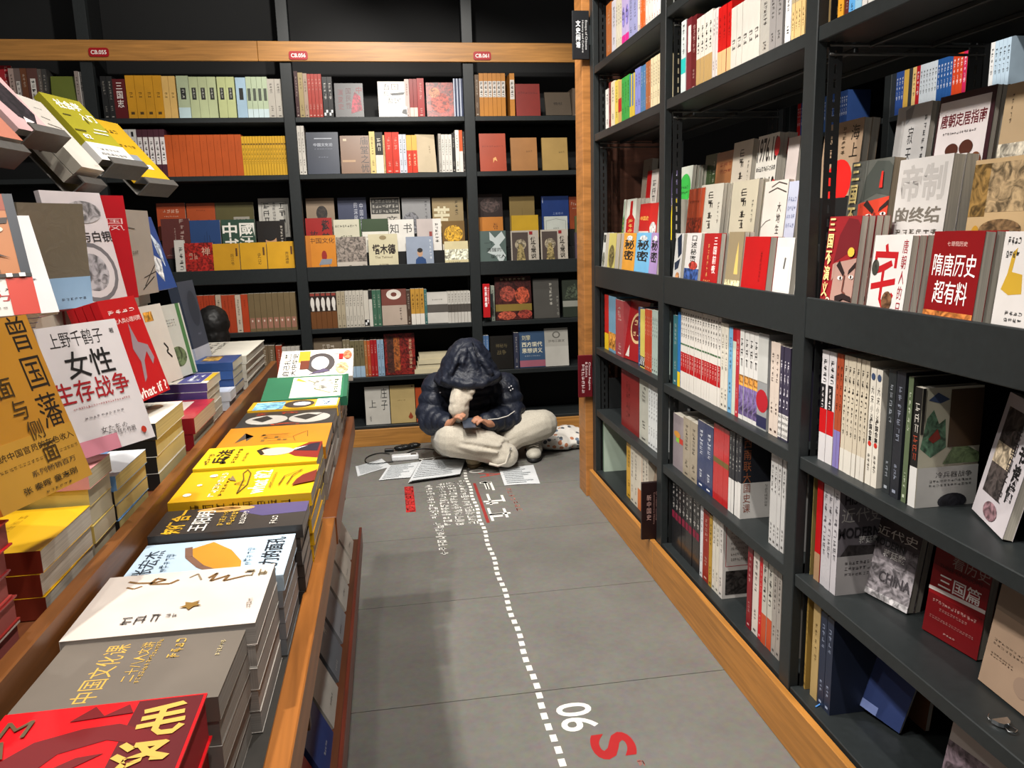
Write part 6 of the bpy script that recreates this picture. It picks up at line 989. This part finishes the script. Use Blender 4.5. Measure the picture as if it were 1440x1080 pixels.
def hand(mb, wrist, px_, sgn):
    w0 = Vector(wrist); fw = (Vector(px_)-w0).normalized(); up = Vector((0, -.35, .94)); sd = fw.cross(up).normalized()*sgn; up = sd.cross(fw)*sgn
    palm = w0+fw*.05
    mb.ell((0, 0, 0), (.030, .045, .016), XM, frame(palm, sd, fw, up), 12, 8); cap(mb, [w0, w0+fw*.03], [.026, .026])
    for i, (u, ln) in enumerate(((-.024, .055), (-.008, .068), (.008, .064), (.023, .05))):
        b0 = palm+sd*u+fw*.035; k1 = b0+fw*ln*.55+up*.010; k2 = k1+fw*ln*.32-up*.014; k3 = k2+fw*ln*.1-up*.020
        cap(mb, [b0, k1, k2, k3], [.0095, .0088, .008, .007])
    t0 = palm-sd*.026-fw*.012; cap(mb, [t0, t0-sd*.022+fw*.024, t0-sd*.022+fw*.05-up*.004], [.0115, .010, .0085])
phc = J(659, 594.5, 4.44)
hand(bd, L_(J(628, 599, 4.50)), L_(J(646, 584, 4.43)), 1); hand(bd, L_(J(692, 597, 4.50)), L_(J(672, 590, 4.43)), -1)
remesh('body', bd, pr, mat('b98468', .5, 'skin'), .0055, 2)
NAVY = mat('1d2230', .5, 'puffer')
# quilted jacket
jk = MB()
for k, (z, rx, ry, y) in enumerate(((.13, .205, .18, 4.86), (.21, .220, .19, 4.85), (.29, .225, .19, 4.84), (.37, .225, .185, 4.82), (.45, .22, .18, 4.80), (.525, .20, .16, 4.78), (.58, .15, .13, 4.76))):
    jk.ell(tuple(L_((.425+.004*k, y, z))), (rx, ry, .068), XM, None, 20, 8)
for s_, e_, w_ in ((shL, elL, wrL), (shR, elR, wrR)):
    jk.ell(tuple(L_(s_)), (.11, .11, .10), XM)
    chain(jk, L_(s_)+Vector((0, 0, .02)), L_(e_), .104, .104, 3, .95); chain(jk, L_(e_), L_(w_)+(L_(w_)-L_(e_))*.08, .102, .058, 4, .9)
remesh('jacket', jk, pr, NAVY, .008, 6, (.016, .075))
# hood pulled over the head: soft bell shape falling onto the shoulders
hh = MB(); hc = L_(J(658, 514, 4.62))
prof = [(.10, -.125), (.17, -.115), (.205, -.095), (.205, -.07), (.19, -.045), (.172, -.01), (.155, .03), (.135, .07), (.11, .105), (.085, .135), (.055, .155), (.02, .166)]
hh.lathe((hc.x, hc.y+.01, hc.z), prof, .9, XM); cap(hh, [(hc.x-.15, hc.y-.10, hc.z-.06), (hc.x-.05, hc.y-.165, hc.z-.085), (hc.x+.06, hc.y-.165, hc.z-.085), (hc.x+.16, hc.y-.09, hc.z-.055)], [.028, .030, .030, .028])
for k, (x0, x1) in enumerate(((-.09, -.12), (-.04, -.06), (.03, .05), (.08, .12))): cap(hh, [(hc.x+x0*.5, hc.y-.09, hc.z+.115), (hc.x+x0, hc.y-.125, hc.z+.04), (hc.x+x1, hc.y-.135, hc.z-.03)], [.016, .018, .016])
remesh('hood', hh, pr, NAVY, .008, 4, (.018, .05))
MB().tube(smooth_pts([L_(J(x, y, Y_)) for x, y, Y_ in ((664, 478, 4.56), (668, 488, 4.50), (670, 498, 4.48))]), .004, NAVY, 6).build('hood_seam', pr, True)
# scarf
sc_ = MB()
cap(sc_, [L_(J(650, 540, 4.55)), L_(J(648, 552, 4.50)), L_(J(646, 564, 4.48)), L_(J(645, 574, 4.475)), L_(J(647, 582, 4.48))], [.058, .058, .060, .060, .050]); cap(sc_, [L_(J(657, 541, 4.50)), L_(J(662, 550, 4.465)), L_(J(661, 559, 4.46)), L_(J(655, 563, 4.455))], [.03, .026, .02, .012])
remesh('scarf', sc_, pr, mat('cfc5b4', .85, 'cloth'), .006, 6, (.014, .05))
# wide trousers
tr = MB()
cap(tr, [L_(pel), L_(hiL), L_(knL), ], [.15, .125, .105]); cap(tr, [L_(pel), L_(hiR), L_(knR)], [.15, .125, .098])
cap(tr, [L_(knL), L_(knL)*.5+L_(anL)*.5+Vector((0, -.02, .02)), L_(J(712, 640, 4.47))], [.105, .105, .075])
cap(tr, [L_(knR), L_(knR)*.55+L_(anR)*.45+Vector((0, -.03, .02)), L_(J(690, 640, 4.6))], [.098, .082, .06])
tr.ell(tuple(L_(J(704, 644, 4.45))), (.075, .06, .05), XM)
rd_ = random.Random(3)
def folds(a, b, r, n):
    a, b = Vector(a), Vector(b); d = (b-a).normalized(); sd = d.cross(Vector((0, 0, 1))).normalized(); up = sd.cross(d)
    for k in range(n):
        th = math.pi*(.15+.9*k/n); o1 = (sd*math.cos(th)+up*math.sin(th))*r; u0, u1 = rd_.uniform(-.05, .3), rd_.uniform(.6, 1.0); o2 = (sd*math.cos(th+.35)+up*math.sin(th+.35))*r
        cap(tr, [a.lerp(b, u0)+o1*.93, a.lerp(b, (u0+u1)/2)+(o1+o2)*.5, a.lerp(b, u1)+o2*.93], [.008, .017, .008])
kl, al = L_(knL), L_(J(712, 640, 4.47)); kr, hr = L_(knR), L_(hiR)
folds(kl, al, .100, 9); folds(al, kl, .1, 7); folds(hr, kr, .105, 9)
tro = remesh('trousers', tr, pr, mat('c4bdae', .85, 'cloth'), .007, 4, (.012, .12))
MB().tube([L_(J(x, y, 4.4)) for x, y in ((718, 629), (716, 640), (711, 651), (700, 655), (688, 652))], [.008]*5, mat('d3ccbe', .8, 'cloth'), 8).build('trouser_hem', pr, True)
# shoes
def shoe(c, yaw, mm, sole):
    M_ = Matrix.Translation(L_(c)) @ Matrix.Rotation(yaw, 4, 'Z'); sm = MB()
    sm.ell((0, 0, .045), (.052, .075, .045), XM, M_); sm.ell((0, -.08, .036), (.048, .065, .036), XM, M_); sm.ell((0, .07, .06), (.045, .05, .055), XM, M_)
    o = remesh('shoe', sm, pr, mm, .006, 2)
    mb = MB(); mb.prism([(.052*math.cos(a*math.pi/10), -.01+.135*math.sin(a*math.pi/10)) for a in range(20)], -.004, .018, sole, M_); mb.build('sole', o, True)
    mb = MB()
    for k in range(4): mb.tube([M_ @ Vector((-.03, -.06+.026*k, .075+.006*k)), M_ @ Vector((0, -.064+.026*k, .086+.004*k)), M_ @ Vector((.03, -.06+.026*k, .075+.006*k))], .004, mat('d8d4cc', .7), 6)
    mb.build('laces', o, True)
s1 = at_z(757, 650, 0); shoe((s1.x, s1.y+.12, .008), -.25, mat('b9b4a6', .6, 'cloth'), mat('1c1c1c', .6))
s2 = at_z(673, 658, 0); shoe((s2.x, s2.y+.12, .006), -.3, mat('a89878', .6, 'cloth'), mat('6a5a40', .6))
MB().tube([L_(J(x, y, 4.40)) for x, y in ((686, 590), (700, 589), (714, 585), (724, 578))], .003, mat('c8c4bc', .6), 6).build('hem_piping', pr, True)
mb = MB(); 
for x, y in ((619, 552), (716, 545), (719, 543), (721, 547), (718, 549)): mb.ell(tuple(L_(J(x, y, 4.655))), (.005, .005, .005), mat('d8d8dc', .3))
mb.build('sleeve_reflect_specks', pr, True)  # specks of reflected light on the sleeves, built as small pale beads
ph = thing('phone', 'dark smartphone held flat in the seated reader\'s hands', 'phone', M=frame(phc, (1, 0, 0), (0, .985, .174), (0, -.174, .985)))
bevel(MB().box(-.039, -.075, -.008, .039, .075, 0, mat('2a2422', .3)).build('case', ph), .003, 2); MB().box(-.035, -.07, .0, .035, .07, .0006, mat('3a3f48', .15, 'glow')).build('screen', ph)
# bag
bg = thing('fabric_bag', 'white fabric bag with dark and rust spots lying behind the shoe', 'bag', (bg_c.x, bg_c.y+.05, 0))
bmb = MB()
for x, y, z, rx, ry, rz in ((0, 0, .05, .15, .11, .055), (.12, .02, .045, .14, .1, .05), (-.10, .06, .045, .1, .1, .045), (.05, .08, .075, .16, .1, .055), (.2, .05, .05, .1, .1, .05)): bmb.ell((x, y, z), (rx, ry, rz), XM)
remesh('bag_body', bmb, bg, bagm, .008, 3, (.025, .07))
MB().tube([(-.16, -.03, .012), (-.2, -.05, .012), (-.22, -.02, .014), (-.17, .02, .03)], .006, mat('1a1a1a', .6), 8).build('strap', bg, True)
# second person crouching far behind the display island, only hair in view
p2 = thing('person', 'crouching person behind the display table with only black hair showing', 'person', (0, 0, 0)); hp = at_y(300, 458, 4.8); p2.location = (hp.x, hp.y, 0)
b2 = MB(); b2.ell((0, 0, hp.z-.01), (.072, .088, .105), XM); cap(b2, [(0, .02, hp.z-.1), (0, .05, hp.z-.2)], [.05, .055]); cap(b2, [(0, .05, hp.z-.22), (0, .06, .42), (0, .05, .28)], [.12, .13, .14])
for s_ in (-1, 1): cap(b2, [(s_*.15, .05, hp.z-.24), (s_*.2, -.02, .42), (s_*.1, -.2, .42)], [.05, .04, .03]); cap(b2, [(s_*.08, .03, .26), (s_*.12, -.3, .44), (s_*.11, -.26, .06)], [.09, .065, .045])
for s_ in (-1, 1):
    for k in range(4): cap(b2, [(s_*.1+(k-1.5)*.016, -.22, .42), (s_*.1+(k-1.5)*.016, -.27, .415), (s_*.1+(k-1.5)*.016, -.29, .40)], [.009, .0085, .007])
remesh('body', b2, p2, mat('b98468', .5, 'skin'), .008, 2)
h2 = MB(); h2.ell((0, .005, hp.z+.012), (.092, .108, .108), XM); h2.ell((0, .0, hp.z-.06), (.088, .098, .11), XM); h2.ell((0, .02, hp.z-.12), (.075, .08, .07), XM); remesh('hair', h2, p2, mat('0b0a09', .55, 'plain'), .008, 2, (.01, .03))
c2 = MB()
c2.ell((0, .045, hp.z-.185), (.11, .10, .05), XM); c2.ell((0, .05, hp.z-.24), (.2, .12, .07), XM)
for k, z in enumerate((.30, .38, .46, .54, .6)): c2.ell((0, .055, min(z, hp.z-.24)), (.19-.01*k, .15, .06), XM)
for s_ in (-1, 1): cap(c2, [(s_*.15, .05, hp.z-.25), (s_*.21, -.02, .42), (s_*.12, -.17, .42)], [.07, .062, .05])
remesh('coat', c2, p2, mat('26282c', .7, 'cloth'), .009, 3)
t2 = MB()
for s_ in (-1, 1): cap(t2, [(s_*.08, .03, .26), (s_*.12, -.3, .44), (s_*.11, -.26, .10)], [.11, .085, .06])
remesh('trousers', t2, p2, mat('2c3038', .8, 'cloth'), .009, 3)
for s_ in (-1, 1): sh = MB(); sh.ell((s_*.11, -.3, .035), (.045, .12, .036), XM); remesh('shoe', sh, p2, mat('3a3a3c', .6), .008, 2)

# ================================================================== keep the books that show largest as things; join the tiny rest
KEEP = 300
def px_of(v):
    d = Vector(v)-EYE; z = d.dot(_f)
    if z < .05: return None
    return 720+FPX*d.dot(_R)/z, 540-FPX*d.dot(_U)/z
books_ = []
for o in list(COL.objects):
    if o.type == 'EMPTY' and o.get('category') == 'book':
        cov = KIDS[o.name][0] if o.name in KIDS else None
        kids = [c for c in o.children] if cov is None else KIDS[o.name]
        books_.append((o, kids))
by_parent = {}
for o in COL.objects:
    if o.parent: by_parent.setdefault(o.parent.name, []).append(o)
def show_area(o):
    kids = by_parent.get(o.name, []); cov = next((k for k in kids if k.name.startswith('cover') and 'print' not in k.name), None)
    if cov is None: return 0
    bb = [o.matrix_basis @ Vector(c) for c in cov.bound_box]; P = [px_of(b) for b in bb]
    if None in P: return 0
    xs = sorted(p[0] for p in P); ys = sorted(p[1] for p in P)
    # spine or front face area in pixels, whichever faces the lens more
    def quad(idx):
        q = [P[i] for i in idx]; A = 0
        for i in range(4): A += q[i][0]*q[(i+1) % 4][1]-q[(i+1) % 4][0]*q[i][1]
        return A/2
    a = max(abs(quad((0, 4, 5, 1))) if 0 else 0, abs(quad((4, 5, 6, 7))), abs(quad((0, 1, 5, 4))))
    cx, cy = sum(xs)/8, sum(ys)/8
    if cx < -40 or cx > 1480 or cy < -40 or cy > 1120: a *= .02
    if 'copy' in o.get('label', '') or ' in the pile' in o.get('label', '') or 'next-aisle' in o.get('label', '') or 'low rack' in o.get('label', '') or 'lying book' in o.get('label', ''): a *= .08
    return a
rank = sorted(((show_area(o), o.name, o) for o, _ in books_), key=lambda q: -q[0])
mbj = []; vs_, fs_, mi_, mats_ = [], [], [], {}
drop = []
for a, nm, o in rank[KEEP:]:
    for k in by_parent.get(nm, []):
        stack = [(k, o.matrix_basis @ k.matrix_basis)]
        while stack:
            c, M = stack.pop(); me = c.data; b0 = len(vs_)
            vs_.extend(tuple(M @ v.co) for v in me.vertices)
            for p in me.polygons:
                fs_.append(tuple(b0+i for i in p.vertices)); m_ = me.materials[p.material_index]; mi_.append(mats_.setdefault(m_.name, len(mats_)))
            for g in by_parent.get(c.name, []): stack.append((g, M @ g.matrix_basis))
            drop.append(c)
    drop.append(o)
bpy.data.batch_remove(drop)
me = bpy.data.meshes.new('small_books'); me.from_pydata(vs_, [], fs_)
for n in mats_: me.materials.append(bpy.data.materials[n])
me.polygons.foreach_set('material_index', mi_); me.update()
sb = link('small_books', me); sb['kind'] = 'stuff'; sb['label'] = 'the many small spines, repeat copies and pile fillers on shelves and display island'; sb['category'] = 'books'
